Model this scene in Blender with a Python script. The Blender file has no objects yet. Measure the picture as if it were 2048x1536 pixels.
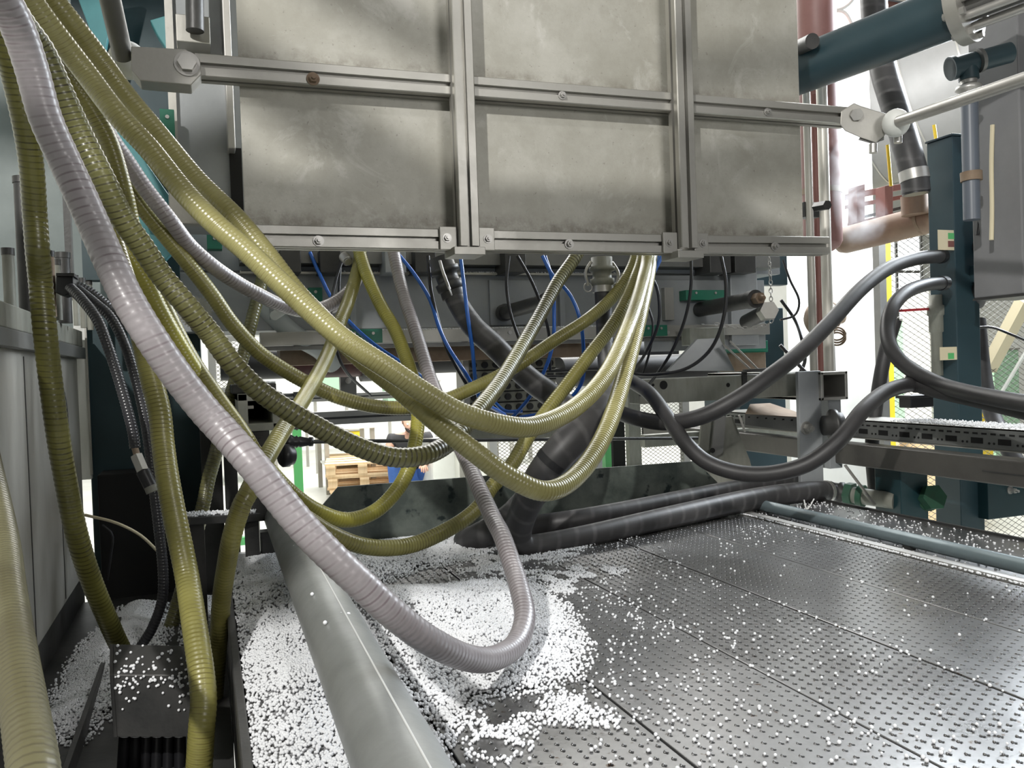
import bpy, math, random
import numpy as np
from math import radians, cos, sin, pi
from mathutils import Vector, Matrix
random.seed(7); rng = np.random.default_rng(7)
S = bpy.context.scene
COL = S.collection

# ------------------------------------------------------------------ camera
F = 1680.0; EYE = np.array([0, 0, 1.40])
cd = bpy.data.cameras.new('camera'); cam = bpy.data.objects.new('camera', cd); COL.objects.link(cam)
cd.sensor_width = 36; cd.lens = 36 * F / 2048; cd.clip_start = 0.05; cd.clip_end = 100
RM = Matrix.Rotation(radians(-20), 3, 'Z') @ Matrix.Rotation(radians(88.9), 3, 'X') @ Matrix.Rotation(radians(-2.0), 3, 'Z')
cam.matrix_world = Matrix.Translation(Vector(EYE)) @ RM.to_4x4()
S.camera = cam
M3 = np.array(RM)

# ------------------------------------------------------------------ world, lights, exposure
w = bpy.data.worlds.new('world'); S.world = w; w.use_nodes = True
w.node_tree.nodes['Background'].inputs[0].default_value = (0.93, 0.97, 1.0, 1)
w.node_tree.nodes['Background'].inputs[1].default_value = 0.085
def area(name, loc, target, sx, sy, power, color=(1, 1, 1), spread=180):
    l = bpy.data.lights.new(name, 'AREA'); l.shape = 'RECTANGLE'; l.size = sx; l.size_y = sy
    l.energy = power; l.color = color; l.spread = radians(spread)
    o = bpy.data.objects.new(name, l); COL.objects.link(o); o.location = loc
    o.rotation_euler = (Vector(target) - Vector(loc)).to_track_quat('-Z', 'Y').to_euler()
    return o
area('lamp_front', (-1.5, -1.3, 3.3), (0.7, 1.6, 1.9), 0.08, 0.08, 135, (1, .98, .94))
area('lamp_bed', (0.9, -0.6, 3.7), (0.6, 1.3, 1.0), 0.5, 0.3, 15, (1, .98, .96))
area('lamp_right', (3.75, 2.55, 2.95), (0.8, 1.0, 1.0), 1.5, 1.1, 300, (.86, .93, 1))
area('added_fill', (1.1, -1.5, 2.2), (0.9, 2.2, 1.7), 0.7, 0.5, 8.5, (1, .98, .95), 110)  # unseen fill added to brighten the press beam under the screen
area('lamp_hall_far', (4.0, 9.0, 5.6), (4.0, 9.0, 0), 9, 7, 2000, (1, .99, .96))
area('lamp_hall_right', (4.2, 3.2, 4.9), (4.0, 4.2, 0.6), 2.2, 1.2, 130, (.97, .99, 1))
area('lamp_column', (2.6, 2.75, 2.75), (3.1, 3.6, 2.1), 0.3, 0.3, 34, (1, 1, 1))
S.view_settings.view_transform = 'Standard'; S.view_settings.look = 'None'
S.view_settings.exposure = -0.08; S.view_settings.gamma = 1; S.view_settings.use_curve_mapping = False

# ------------------------------------------------------------------ pixel helpers (2048x1536 frame -> world)
def ray(px, py): return M3 @ np.array([(px - 1024) / F, -(py - 768) / F, -1.0])
def at(px, py, d): return EYE + ray(px, py) * d
def oz(px, py, z): r = ray(px, py); return EYE + r * ((z - EYE[2]) / r[2])
def oy(px, py, y): r = ray(px, py); return EYE + r * (y / r[1])
def ox(px, py, x): r = ray(px, py); return EYE + r * (x / r[0])

# ------------------------------------------------------------------ materials
MATS = {}
def mat(name, col, rough=.5, metal=0.0, col2=None, nscale=6, namt=.5, bump=0.0, bscale=60, spec=.5, coat=0, stretch=None, speck=None, sub=0):
    if name in MATS: return MATS[name]
    m = bpy.data.materials.new(name); m.use_nodes = True; nt = m.node_tree; N = nt.nodes; L = nt.links
    b = N['Principled BSDF']; b.inputs['Roughness'].default_value = rough; b.inputs['Metallic'].default_value = metal
    b.inputs['Specular IOR Level'].default_value = spec; b.inputs['Coat Weight'].default_value = coat
    if sub: b.inputs['Subsurface Weight'].default_value = sub; b.inputs['Subsurface Radius'].default_value = (.01, .008, .004); b.inputs['Subsurface Scale'].default_value = .5
    b.inputs['Base Color'].default_value = (*col, 1)
    tc = N.new('ShaderNodeTexCoord'); vec = tc.outputs['Object']
    if stretch:
        mp = N.new('ShaderNodeMapping'); mp.inputs['Scale'].default_value = stretch; L.new(vec, mp.inputs[0]); vec = mp.outputs[0]
    out = None
    if col2:
        n = N.new('ShaderNodeTexNoise'); n.inputs['Scale'].default_value = nscale; n.inputs['Detail'].default_value = 7; n.inputs['Roughness'].default_value = .65
        L.new(vec, n.inputs['Vector'])
        r = N.new('ShaderNodeValToRGB'); c = .5; h = .5 * (1 - namt) * .5 + .04
        r.color_ramp.elements[0].position = c - h; r.color_ramp.elements[1].position = c + h
        r.color_ramp.elements[0].color = (*col, 1); r.color_ramp.elements[1].color = (*col2, 1)
        L.new(n.outputs['Fac'], r.inputs[0]); out = r.outputs[0]
        mr = N.new('ShaderNodeMapRange'); mr.inputs[3].default_value = max(.05, rough - .12); mr.inputs[4].default_value = min(1, rough + .12)
        L.new(n.outputs['Fac'], mr.inputs[0]); L.new(mr.outputs[0], b.inputs['Roughness'])
    if speck:
        n2 = N.new('ShaderNodeTexNoise'); n2.inputs['Scale'].default_value = speck[1]; n2.inputs['Detail'].default_value = 4
        L.new(vec, n2.inputs['Vector'])
        r2 = N.new('ShaderNodeValToRGB'); r2.color_ramp.elements[0].position = speck[2]; r2.color_ramp.elements[1].position = speck[2] + .06
        mx = N.new('ShaderNodeMix'); mx.data_type = 'RGBA'; L.new(n2.outputs['Fac'], r2.inputs[0]); L.new(r2.outputs[0], mx.inputs[0])
        if out: L.new(out, mx.inputs[6])
        else: mx.inputs[6].default_value = (*col, 1)
        mx.inputs[7].default_value = (*speck[0], 1); out = mx.outputs[2]
    if out: L.new(out, b.inputs['Base Color'])
    if bump:
        nb = N.new('ShaderNodeTexNoise'); nb.inputs['Scale'].default_value = bscale; nb.inputs['Detail'].default_value = 5
        L.new(vec, nb.inputs['Vector']); bp = N.new('ShaderNodeBump'); bp.inputs['Strength'].default_value = bump; bp.inputs['Distance'].default_value = .002
        L.new(nb.outputs['Fac'], bp.inputs['Height']); L.new(bp.outputs[0], b.inputs['Normal'])
    MATS[name] = m; return m
def emit(name, col, s):
    m = bpy.data.materials.new(name); m.use_nodes = True; b = m.node_tree.nodes['Principled BSDF']
    b.inputs['Base Color'].default_value = (*col, 1); b.inputs['Emission Color'].default_value = (*col, 1); b.inputs['Emission Strength'].default_value = s
    return m
def hose_mat(name, c1, c2, line, pitch, rough=.28, lo=.0, hi=.35, sub=.0, coat=.2):
    """ribbed plastic hose: v of the UV is the length in metres"""
    m = bpy.data.materials.new(name); m.use_nodes = True; nt = m.node_tree; N = nt.nodes; L = nt.links; b = N['Principled BSDF']
    b.inputs['Roughness'].default_value = rough+.06; b.inputs['Specular IOR Level'].default_value = .5
    b.inputs['Coat Weight'].default_value = coat; b.inputs['Coat Roughness'].default_value = .2
    if sub: b.inputs['Transmission Weight'].default_value = sub
    tc = N.new('ShaderNodeTexCoord'); uv = N.new('ShaderNodeSeparateXYZ'); L.new(tc.outputs['UV'], uv.inputs[0])
    n = N.new('ShaderNodeTexNoise'); n.inputs['Scale'].default_value = 9; n.inputs['Detail'].default_value = 5; L.new(tc.outputs['Object'], n.inputs['Vector'])
    r = N.new('ShaderNodeValToRGB'); r.color_ramp.elements[0].position = .38; r.color_ramp.elements[1].position = .62
    r.color_ramp.elements[0].color = (*c1, 1); r.color_ramp.elements[1].color = (*c2, 1); L.new(n.outputs['Fac'], r.inputs[0])
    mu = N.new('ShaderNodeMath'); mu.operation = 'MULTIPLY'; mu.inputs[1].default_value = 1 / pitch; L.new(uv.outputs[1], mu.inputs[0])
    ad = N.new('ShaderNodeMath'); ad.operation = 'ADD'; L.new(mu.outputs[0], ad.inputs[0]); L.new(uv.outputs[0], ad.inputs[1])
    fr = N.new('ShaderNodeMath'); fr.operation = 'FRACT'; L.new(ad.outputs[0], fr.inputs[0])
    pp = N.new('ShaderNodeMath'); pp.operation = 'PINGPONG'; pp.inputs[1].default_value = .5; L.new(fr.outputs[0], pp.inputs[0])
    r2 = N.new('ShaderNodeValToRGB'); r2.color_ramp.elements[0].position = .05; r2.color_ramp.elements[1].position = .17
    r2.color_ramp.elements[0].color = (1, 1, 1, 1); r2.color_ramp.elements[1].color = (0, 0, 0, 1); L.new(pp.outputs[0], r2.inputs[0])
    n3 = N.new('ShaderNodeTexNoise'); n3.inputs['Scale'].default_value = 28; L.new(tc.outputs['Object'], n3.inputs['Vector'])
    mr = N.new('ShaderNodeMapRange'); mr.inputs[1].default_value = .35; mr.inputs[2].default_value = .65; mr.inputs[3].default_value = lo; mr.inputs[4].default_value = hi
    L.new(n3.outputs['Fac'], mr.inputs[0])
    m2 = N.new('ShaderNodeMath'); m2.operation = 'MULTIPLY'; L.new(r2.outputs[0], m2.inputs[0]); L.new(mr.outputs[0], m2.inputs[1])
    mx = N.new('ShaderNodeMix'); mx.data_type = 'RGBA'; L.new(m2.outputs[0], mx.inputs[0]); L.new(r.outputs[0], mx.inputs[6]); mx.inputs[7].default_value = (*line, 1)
    L.new(mx.outputs[2], b.inputs['Base Color']); return m

def plate_mat():
    m = mat('weathered_sheet', (.30, .292, .262), .5, .2, bump=.08, bscale=220); nt = m.node_tree; N = nt.nodes; L = nt.links; b = N['Principled BSDF']
    tc = N.new('ShaderNodeTexCoord')
    def noise(sc, det, lo, hi, st=(1, 1, 1), dist=0):
        mp = N.new('ShaderNodeMapping'); mp.inputs['Scale'].default_value = st; L.new(tc.outputs['Object'], mp.inputs[0])
        n = N.new('ShaderNodeTexNoise'); n.inputs['Scale'].default_value = sc; n.inputs['Detail'].default_value = det; n.inputs['Roughness'].default_value = .7; n.inputs['Distortion'].default_value = dist
        L.new(mp.outputs[0], n.inputs['Vector']); r = N.new('ShaderNodeMapRange'); r.inputs[1].default_value = lo; r.inputs[2].default_value = hi; L.new(n.outputs['Fac'], r.inputs[0]); return r.outputs[0]
    def mixc(f, a, c, k=1.0):
        x = N.new('ShaderNodeMix'); x.data_type = 'RGBA'
        mu = N.new('ShaderNodeMath'); mu.operation = 'MULTIPLY'; mu.inputs[1].default_value = k; mu.use_clamp = True; L.new(f, mu.inputs[0]); L.new(mu.outputs[0], x.inputs[0])
        if isinstance(a, tuple): x.inputs[6].default_value = (*a, 1)
        else: L.new(a, x.inputs[6])
        x.inputs[7].default_value = (*c, 1); return x.outputs[2]
    c = mixc(noise(3.2, 8, .38, .62), (.44, .43, .385), (.32, .31, .265))
    c = mixc(noise(7, 6, .56, .66, dist=1.5), c, (.52, .51, .47), .6)             # pale wiped smears
    c = mixc(noise(2.2, 5, .58, .70, (1, 1, .6)), c, (.27, .235, .17), .6)           # brown stains
    c = mixc(noise(17, 7, .47, .62), c, (.33, .32, .275), .55)
    c = mixc(noise(95, 3, .63, .71), c, (.10, .09, .07), .45)                         # fine pits
    sx = N.new('ShaderNodeSeparateXYZ'); L.new(tc.outputs['Object'], sx.inputs[0])
    for z0, hgt in ((1.668, .05), (1.968, .04)):                                      # dirt settled along the lower edges
        mr = N.new('ShaderNodeMapRange'); mr.inputs[1].default_value = z0+hgt; mr.inputs[2].default_value = z0; L.new(sx.outputs[2], mr.inputs[0])
        gt = N.new('ShaderNodeMath'); gt.operation = 'GREATER_THAN'; gt.inputs[1].default_value = z0-.02; L.new(sx.outputs[2], gt.inputs[0])
        mu = N.new('ShaderNodeMath'); mu.operation = 'MULTIPLY'; L.new(mr.outputs[0], mu.inputs[0]); L.new(gt.outputs[0], mu.inputs[1])
        m2 = N.new('ShaderNodeMath'); m2.operation = 'MULTIPLY'; L.new(mu.outputs[0], m2.inputs[0]); L.new(noise(26, 6, .42, .60), m2.inputs[1])
        c = mixc(m2.outputs[0], c, (.10, .08, .055), .75)
    L.new(c, b.inputs['Base Color']); return m
PLATE = plate_mat()
ALU = mat('dull_aluminium', (.44, .43, .40), .42, .6, (.34, .33, .30), 7, .1, .12, 90)
ALUB = mat('dark_aluminium', (.13, .13, .125), .45, .5, (.22, .22, .21), 5, .2)
GALV = mat('galvanised_steel', (.37, .38, .375), .42, .45, (.25, .26, .25), 9, .1, .2, 70)
GREYB = mat('blue_grey_paint', (.36, .375, .385), .38, .1, (.24, .255, .265), 4, .2, .15, 50)
STEEL = mat('bright_steel', (.50, .49, .47), .42, .7, (.38, .37, .35), 12, .2)
DSTEEL = mat('dark_greasy_steel', (.03, .031, .031), .45, .3, (.07, .068, .065), 9, .2, .3, 60)
BLACK = mat('black_rubber', (.013, .013, .014), .5, 0, (.04, .038, .038), 8, .2, .2, 40)
BLACKP = mat('black_plastic', (.012, .012, .014), .4)
TEALD = mat('dark_shaded_teal', (.007, .026, .032), .4, 0, (.012, .04, .048), 5, .2, .1, 40)  # TEAL with shade put into the colour; also plain dark teal of the legs
TEAL = mat('teal_paint', (.07, .25, .26), .4, 0, (.04, .16, .18), 4, .2)
TEALB = mat('blue_teal_paint', (.017, .038, .048), .42, 0, (.026, .054, .066), 4, .2)
GREENB = mat('green_plastic', (.01, .17, .10), .45, 0, (.02, .12, .08), 12, .2)
BED = mat('worn_bed_steel', (.155, .152, .148), .29, .75, (.235, .235, .235), 3.5, .1, .12, 120, speck=((.07, .045, .03), 70, .66))
FITG = mat('grimy_green', (.02, .10, .055), .5, 0, (.03, .05, .035), 14, .2)
SLOT = mat('shadow_black', (.004, .004, .004), .8)
RUST = mat('rusty_steel', (.16, .10, .06), .7, .2, (.28, .22, .16), 14, .2, .4, 60)
GRIME = mat('grimy_grey_paint', (.30, .31, .27), .55, .1, (.15, .145, .12), 10, .2, .3, 60, stretch=(1.6, 1.6, .5))
BEAD = mat('white_foam_bead', (.76, .77, .79), .75, 0)
PILE = mat('shaded_bead_pack', (.36, .36, .37), .9, 0, (.22, .22, .225), 260, .1, 1.0, 320)  # grey stands for the shade in the gaps between white beads
WHITE = mat('white_paint', (.75, .76, .74), .5, 0, (.62, .63, .60), 3, .2)
CABW = mat('off_white_cabinet', (.50, .49, .45), .35, .1, (.30, .29, .26), 4, .1, .1, 40, stretch=(1.5, 1.5, .4), speck=((.12, .11, .10), 14, .70))
CONC = mat('light_concrete', (.66, .66, .63), .7, 0, (.52, .52, .48), 2.5, .2)
FLOORM = mat('factory_floor', (.55, .56, .52), .45, 0, (.42, .42, .38), 1.2, .2)
RED = mat('red_pipe_paint', (.17, .06, .05), .45, 0, (.22, .09, .075), 5, .2)
PINK = mat('faded_red_paint', (.25, .125, .115), .5, 0, (.19, .09, .08), 6, .2)
TAN = mat('tan_pipe', (.25, .18, .12), .5, .1, (.17, .10, .07), 7, .2)
YEL = mat('yellow_paint', (.75, .55, .03), .5)
GRN = mat('bright_green_paint', (.10, .42, .14), .5)
WOOD = mat('pallet_wood', (.60, .42, .24), .7, 0, (.72, .56, .36), 6, .2, .2, 40, stretch=(6, 1, 1))
BLUEH = mat('blue_air_tube', (.015, .12, .50), .3, 0, spec=.6)
BLUEP = mat('blue_plastic', (.02, .12, .5), .4)
GMESH = mat('galvanised_mesh', (.10, .095, .08), .6, .2)
KICK = mat('dark_green_grey_steel', (.07, .085, .076), .38, .3, (.15, .17, .15), 9, .75, .2, 60, speck=((.02, .03, .03), 24, .62))
DUCT = mat('silver_duct', (.25, .25, .245), .55, .1, (.19, .19, .185), 3, .2)
WIN = emit('daylight_pane', (.95, .98, 1), 1.7)
LABELM = mat('cream_label', (.62, .55, .38), .6)
SKIN = mat('skin', (.55, .32, .23), .55); HAIR = mat('dark_hair', (.025, .016, .012), .7)
SHIRT = mat('charcoal_tshirt', (.035, .035, .038), .85); JEANS = mat('blue_jeans', (.03, .09, .32), .8, 0, (.05, .13, .40), 20, .2)
SHOE = mat('dark_shoe', (.02, .02, .02), .6)
HY = hose_mat('yellow_hose', (.28, .26, .08), (.19, .175, .048), (.07, .05, .01), .0062, .3, .1, .75)
HYB = hose_mat('bright_yellow_hose', (.38, .35, .06), (.27, .25, .05), (.14, .12, .01), .0062, .3, .1, .6)
HYL = hose_mat('pale_yellow_hose', (.36, .335, .145), (.26, .24, .09), (.16, .13, .04), .0062, .26, .1, .65)
HO = hose_mat('olive_dirty_hose', (.17, .165, .06), (.10, .095, .035), (.02, .015, .005), .0085, .3, .6, 1.0)
HG = hose_mat('grey_lilac_hose', (.30, .275, .285), (.235, .215, .22), (.10, .07, .08), .0085, .33, .05, .7)
HGD = hose_mat('dark_grey_hose', (.21, .20, .17), (.15, .14, .12), (.03, .025, .02), .0085, .22, .4, .9)
HC = hose_mat('black_corrugated', (.05, .05, .055), (.03, .03, .035), (.006, .006, .006), .006, .25, .6, 1.0)
HB = hose_mat('black_wrapped_hose', (.058, .056, .057), (.036, .035, .036), (.15, .145, .145), .045, .42, .05, .5, coat=.0)

# ------------------------------------------------------------------ mesh builder
def nrm(v): v = np.asarray(v, float); return v / (np.linalg.norm(v) + 1e-12)
def frame(d, up=(0, 0, 1)):
    d = nrm(d); up = np.asarray(up, float)
    if abs(np.dot(d, nrm(up))) > .98: up = np.array([0, 1.0, 0])
    u = nrm(np.cross(d, up)); v = np.cross(u, d); return d, u, v      # u sideways, v up
def catmull(P, step=None, n=None):
    P = np.asarray(P, float)
    if len(P) == 2: Q = np.linspace(P[0], P[1], 30)
    else:
        E0 = 2 * P[0] - P[1]; E1 = 2 * P[-1] - P[-2]; G = np.vstack([E0, P, E1]); Q = []
        for i in range(1, len(G) - 2):
            t = np.linspace(0, 1, 16, endpoint=False)[:, None]
            a, b, c, d = G[i-1], G[i], G[i+1], G[i+2]
            Q.append(.5 * ((2*b) + (-a+c)*t + (2*a-5*b+4*c-d)*t*t + (-a+3*b-3*c+d)*t**3))
        Q = np.vstack(Q + [P[-1:]])
    k = 3
    s = np.r_[0, np.cumsum(np.linalg.norm(np.diff(Q[:, :3], axis=0), axis=1))]
    m = n or max(3, int(s[-1] / step) + 1); t = np.linspace(0, s[-1], m)
    return np.stack([np.interp(t, s, Q[:, j]) for j in range(Q.shape[1])], 1), t

class MB:
    def __init__(s): s.v = []; s.f = []; s.sm = []; s.uv = {}
    def add(s, V, Fs, smooth=False):
        o = len(s.v); s.v.extend([tuple(map(float, p)) for p in V])
        for f in Fs: s.f.append(tuple(o + i for i in f)); s.sm.append(smooth)
        return s
    def obox(s, c, ax, hs):
        c = np.asarray(c, float); a, b, d = [np.asarray(ax[i], float) * hs[i] for i in range(3)]
        V = [c + i*a + j*b + k*d for i in (-1, 1) for j in (-1, 1) for k in (-1, 1)]
        return s.add(V, [(0,1,3,2), (4,6,7,5), (0,4,5,1), (2,3,7,6), (0,2,6,4), (1,5,7,3)])
    def box(s, x0, x1, y0, y1, z0, z1):
        return s.obox(((x0+x1)/2, (y0+y1)/2, (z0+z1)/2), np.eye(3), (abs(x1-x0)/2, abs(y1-y0)/2, abs(z1-z0)/2))
    def bar(s, p0, p1, wd, ht, up=(0, 0, 1)):
        p0, p1 = np.asarray(p0, float), np.asarray(p1, float); d, u, v = frame(p1 - p0, up)
        return s.obox((p0+p1)/2, (d, u, v), (np.linalg.norm(p1-p0)/2, wd/2, ht/2))
    def cyl(s, p0, p1, r0, r1=None, n=20, caps=True, hollow=0):
        p0, p1 = np.asarray(p0, float), np.asarray(p1, float); r1 = r0 if r1 is None else r1
        d, u, v = frame(p1 - p0); A = [2*pi*i/n for i in range(n)]
        R0 = [p0 + r0*(cos(a)*u + sin(a)*v) for a in A]; R1 = [p1 + r1*(cos(a)*u + sin(a)*v) for a in A]
        s.add(R0 + R1, [(i, (i+1) % n, n+(i+1) % n, n+i) for i in range(n)], n > 8)
        if caps:
            s.add(R0, [tuple(reversed(range(n)))]); s.add(R1, [tuple(range(n))])
        return s
    def lathe(s, p0, d, prof, n=24):
        """prof: (distance along axis, radius)"""
        p0 = np.asarray(p0, float); d, u, v = frame(d); V = []; Fs = []
        for (h, r) in prof:
            V += [p0 + d*h + r*(cos(2*pi*i/n)*u + sin(2*pi*i/n)*v) for i in range(n)]
        for k in range(len(prof)-1):
            for i in range(n): Fs.append((k*n+i, k*n+(i+1) % n, (k+1)*n+(i+1) % n, (k+1)*n+i))
        return s.add(V, Fs, True)
    def sphere(s, c, r, n=14, sc=(1, 1, 1)):
        c = np.asarray(c, float); V = []; Fs = []; m = n//2
        for j in range(m+1):
            t = pi*j/m
            for i in range(n): V.append(c + r*np.array([sin(t)*cos(2*pi*i/n)*sc[0], sin(t)*sin(2*pi*i/n)*sc[1], cos(t)*sc[2]]))
        for j in range(m):
            for i in range(n): Fs.append((j*n+i, (j+1)*n+i, (j+1)*n+(i+1) % n, j*n+(i+1) % n))
        return s.add(V, Fs, True)
    def prism(s, pts, th):
        """polygon of 3D points extruded by vector th"""
        P = [np.asarray(p, float) for p in pts]; n = len(P); th = np.asarray(th, float)
        return s.add(P + [p + th for p in P], [tuple(range(n)), tuple(range(2*n-1, n-1, -1))] + [(i, n+i, n+(i+1) % n, (i+1) % n) for i in range(n)])
    def extr(s, p0, p1, sec, up=(0, 0, 1)):
        p0, p1 = np.asarray(p0, float), np.asarray(p1, float); d, u, v = frame(p1-p0, up)
        return s.prism([p0 + a*u + b*v for a, b in sec], p1-p0)
    def tube(s, P, r, n=14, step=.01, rib=0, pitch=.006, caps=True, twist=0):
        """P: Nx3 or Nx4 (4th = radius)"""
        P = np.asarray(P, float)
        if P.shape[1] == 3: P = np.c_[P, np.full(len(P), r)]
        if rib: step = pitch/4; rib = rib*.55
        Q, t = catmull(P, step=step); X = Q[:, :3]; R = Q[:, 3].copy()
        if rib: R = R * (1 + rib*np.sin(2*pi*t/pitch))
        T = np.gradient(X, axis=0); T /= np.linalg.norm(T, axis=1)[:, None] + 1e-12
        up = np.array([0, 0, 1.0]) if abs(T[0, 2]) < .9 else np.array([0, 1.0, 0])
        u = nrm(np.cross(T[0], up)); U = []
        for i in range(len(X)):
            u = nrm(u - T[i]*np.dot(u, T[i])); U.append(u)
        U = np.array(U); Vv = np.cross(T, U)
        A = np.linspace(0, 2*pi, n, endpoint=False)
        if twist:                                           # helical rib: phase follows the angle
            rr = Q[:, 3][:, None] * (1 + rib*np.sin(2*pi*t[:, None]/pitch + A[None]))
        else: rr = np.repeat(R[:, None], n, 1)
        V = X[:, None] + rr[..., None]*(np.cos(A)[None, :, None]*U[:, None] + np.sin(A)[None, :, None]*Vv[:, None])
        m = len(X); o = len(s.v); s.v.extend(map(tuple, V.reshape(-1, 3)))
        for k in range(m-1):
            a = o+k*n; b = a+n
            for i in range(n):
                j = (i+1) % n; fi = len(s.f); s.f.append((a+i, a+j, b+j, b+i)); s.sm.append(True)
                s.uv[fi] = ((i/n, t[k]), ((i+1)/n, t[k]), ((i+1)/n, t[k+1]), (i/n, t[k+1]))
        if caps:
            s.add([s.v[o+i] for i in range(n)], [tuple(reversed(range(n)))]); s.add([s.v[o+(m-1)*n+i] for i in range(n)], [tuple(range(n))])
        return s
    def hexbolt(s, c, d, r, h):                       # hex head with washer
        c = np.asarray(c, float); d = nrm(d)
        s.cyl(c, c+d*h*.18, r*1.45, n=20); s.cyl(c+d*h*.18, c+d*h, r, n=6); return s.cyl(c+d*h, c+d*h*1.5, r*.5, n=12)
    def mesh(s, name, m, off=None):
        me = bpy.data.meshes.new(name); V = np.array(s.v)
        if off is not None: V = V - off
        me.from_pydata(V.tolist(), [], s.f); me.polygons.foreach_set('use_smooth', s.sm)
        if s.uv:
            uvl = me.uv_layers.new(name='uv'); arr = np.zeros((len(me.loops), 2), np.float32); k = 0
            for fi, f in enumerate(s.f):
                q = s.uv.get(fi)
                if q: arr[k:k+4] = q
                k += len(f)
            uvl.data.foreach_set('uv', arr.ravel())
        me.materials.append(m); me.update(); return me

def bev(o, wd):
    if wd: b = o.modifiers.new('bevel', 'BEVEL'); b.width = wd; b.segments = 2; b.limit_method = 'ANGLE'; b.angle_limit = radians(40); b.harden_normals = False
class Thing:
    def __init__(s, name, label, cat, group=None, kind=None):
        s.o = bpy.data.objects.new(name, None); COL.objects.link(s.o); s.o.empty_display_size = .05; s.parts = []; s.lo = []
        if kind: s.o['kind'] = kind
        else: s.o['label'] = label; s.o['category'] = cat
        if group: s.o['group'] = group
    def part(s, name, mb, m, parent=None, label=None, b=0, kind=None):
        me = mb if isinstance(mb, bpy.types.Mesh) else mb.mesh(name, m)
        o = bpy.data.objects.new(name, me); COL.objects.link(o); o.parent = parent or s.o
        if label: o['label'] = label
        if kind: o['kind'] = kind
        bev(o, b)
        if parent is None: s.parts.append(o)
        if not isinstance(mb, bpy.types.Mesh): V = np.array(mb.v); s.lo.append((V.min(0), V.max(0)))
        return o
    def end(s):
        lo = np.min([a for a, b in s.lo], 0); hi = np.max([b for a, b in s.lo], 0)
        base = Vector(((lo[0]+hi[0])/2, (lo[1]+hi[1])/2, lo[2])); s.o.location = base
        for p in s.parts: p.location = p.location - base
        return s.o
def single(name, mb, m, label=None, cat=None, group=None, kind=None, b=0):
    V = np.array(mb.v); lo, hi = V.min(0), V.max(0); base = np.array([(lo[0]+hi[0])/2, (lo[1]+hi[1])/2, lo[2]])
    o = bpy.data.objects.new(name, mb.mesh(name, m, base)); COL.objects.link(o); o.location = base
    if label: o['label'] = label; o['category'] = cat
    if group: o['group'] = group
    if kind: o['kind'] = kind
    bev(o, b); return o
def yrect(x0, y0, x1, y1, Y):
    """world X and Z extent of a pixel rectangle on plane Y"""
    ym, xm = (y0+y1)/2, (x0+x1)/2
    return oy(x0, ym, Y)[0], oy(x1, ym, Y)[0], oy(xm, y1, Y)[2], oy(xm, y0, Y)[2]
def ybox(x0, y0, x1, y1, Y, dy, mb=None):
    a, b, c, d = yrect(x0, y0, x1, y1, Y); return (mb or MB()).box(a, b, Y, Y+dy, c, d)

# ================================================================== SETTING
single('floor', MB().box(-9, 18, -5, 17, -.1, 0), FLOORM, kind='structure')
single('wall_far', MB().box(-9, 18, 16, 16.2, 0, 7), WHITE, kind='structure')
single('wall_left', MB().box(-4.2, -4, -5, 16, 0, 7), CONC, kind='structure')
single('wall_right', MB().box(17.8, 18, -5, 16, 0, 7), CONC, kind='structure')
for i, y in enumerate([-4, -1.0, 2.0, 5, 8, 11, 14]):
    single('ceiling' if i == 0 else 'ceiling.%03d' % i, MB().box(-4, 18, y, y+1.7, 6.6, 6.75), CONC, kind='structure')
    single('trim_%d' % (i+1), MB().box(-4, 18, y+1.75, y+1.95, 6.3, 6.6), PINK, kind='structure')
# windows of the far wall: frame and panes
wn = 0
for x0 in (-2.6, 0.2, 3.0, 5.8, 8.6, 11.4, 14.2):
    wn += 1
    t = Thing('window_%d' % wn, None, None, kind='structure')
    fr = MB()
    for k in range(4): fr.box(x0+k*.78, x0+k*.78+.06, 15.9, 16.0, 2.2, 4.6)
    for z in (2.2, 3.37, 4.54): fr.box(x0, x0+2.4, 15.9, 16.0, z, z+.06)
    t.part('window_frame', fr, ALUB)
    for k in range(3):
        for z in (2.26, 3.43): t.part('pane', MB().box(x0+.06+k*.78, x0+.78+k*.78, 15.94, 15.96, z, z+1.11), WIN)
    t.end()
# white concrete column beside the mesh fence
single('trim_9', MB().box(2.84, 3.42, 3.6, 4.1, 0, 6.6), CONC, kind='structure')

# ================================================================== CONVEYOR BED
ZB = 1.0
bed = Thing('conveyor_bed', 'wide worn grey steel bed studded with small bumps under the spilled beads', 'conveyor')
xs = [.03, .2265, .4395, .6525, .8655, 1.0715, 1.285]
for i in range(6):
    bed.part('slat', MB().box(xs[i]+.0016, xs[i+1]-.0016, .36, 2.02, ZB-.012, ZB - (.0004 if i % 2 else 0)), BED, b=.0012)
PT = .0158
def studs(px0, px1, py0, py1):
    P = []
    for a in np.arange(px0, px1, PT):
        k = int(round((a-px0)/PT))
        for y in np.arange(py0 + (k % 2)*PT/2, py1, PT): P.append((a, y))
    return P
sb = MB(); n6 = 6
for i in range(1, 6):
    for (x, y) in studs(xs[i]+.012, xs[i+1]-.006, .55, 1.98):
        A = [(x+.0019*cos(2*pi*k/6), y+.0019*sin(2*pi*k/6), ZB) for k in range(6)]; B = [(x+.0011*cos(2*pi*k/6), y+.0011*sin(2*pi*k/6), ZB+.0013) for k in range(6)]
        sb.add(A+B, [(k, (k+1) % 6, 6+(k+1) % 6, 6+k) for k in range(6)] + [(6, 7, 8, 9, 10, 11)], True)
bed.part('stud', sb, BED, kind='stuff')
hb = MB()
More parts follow.
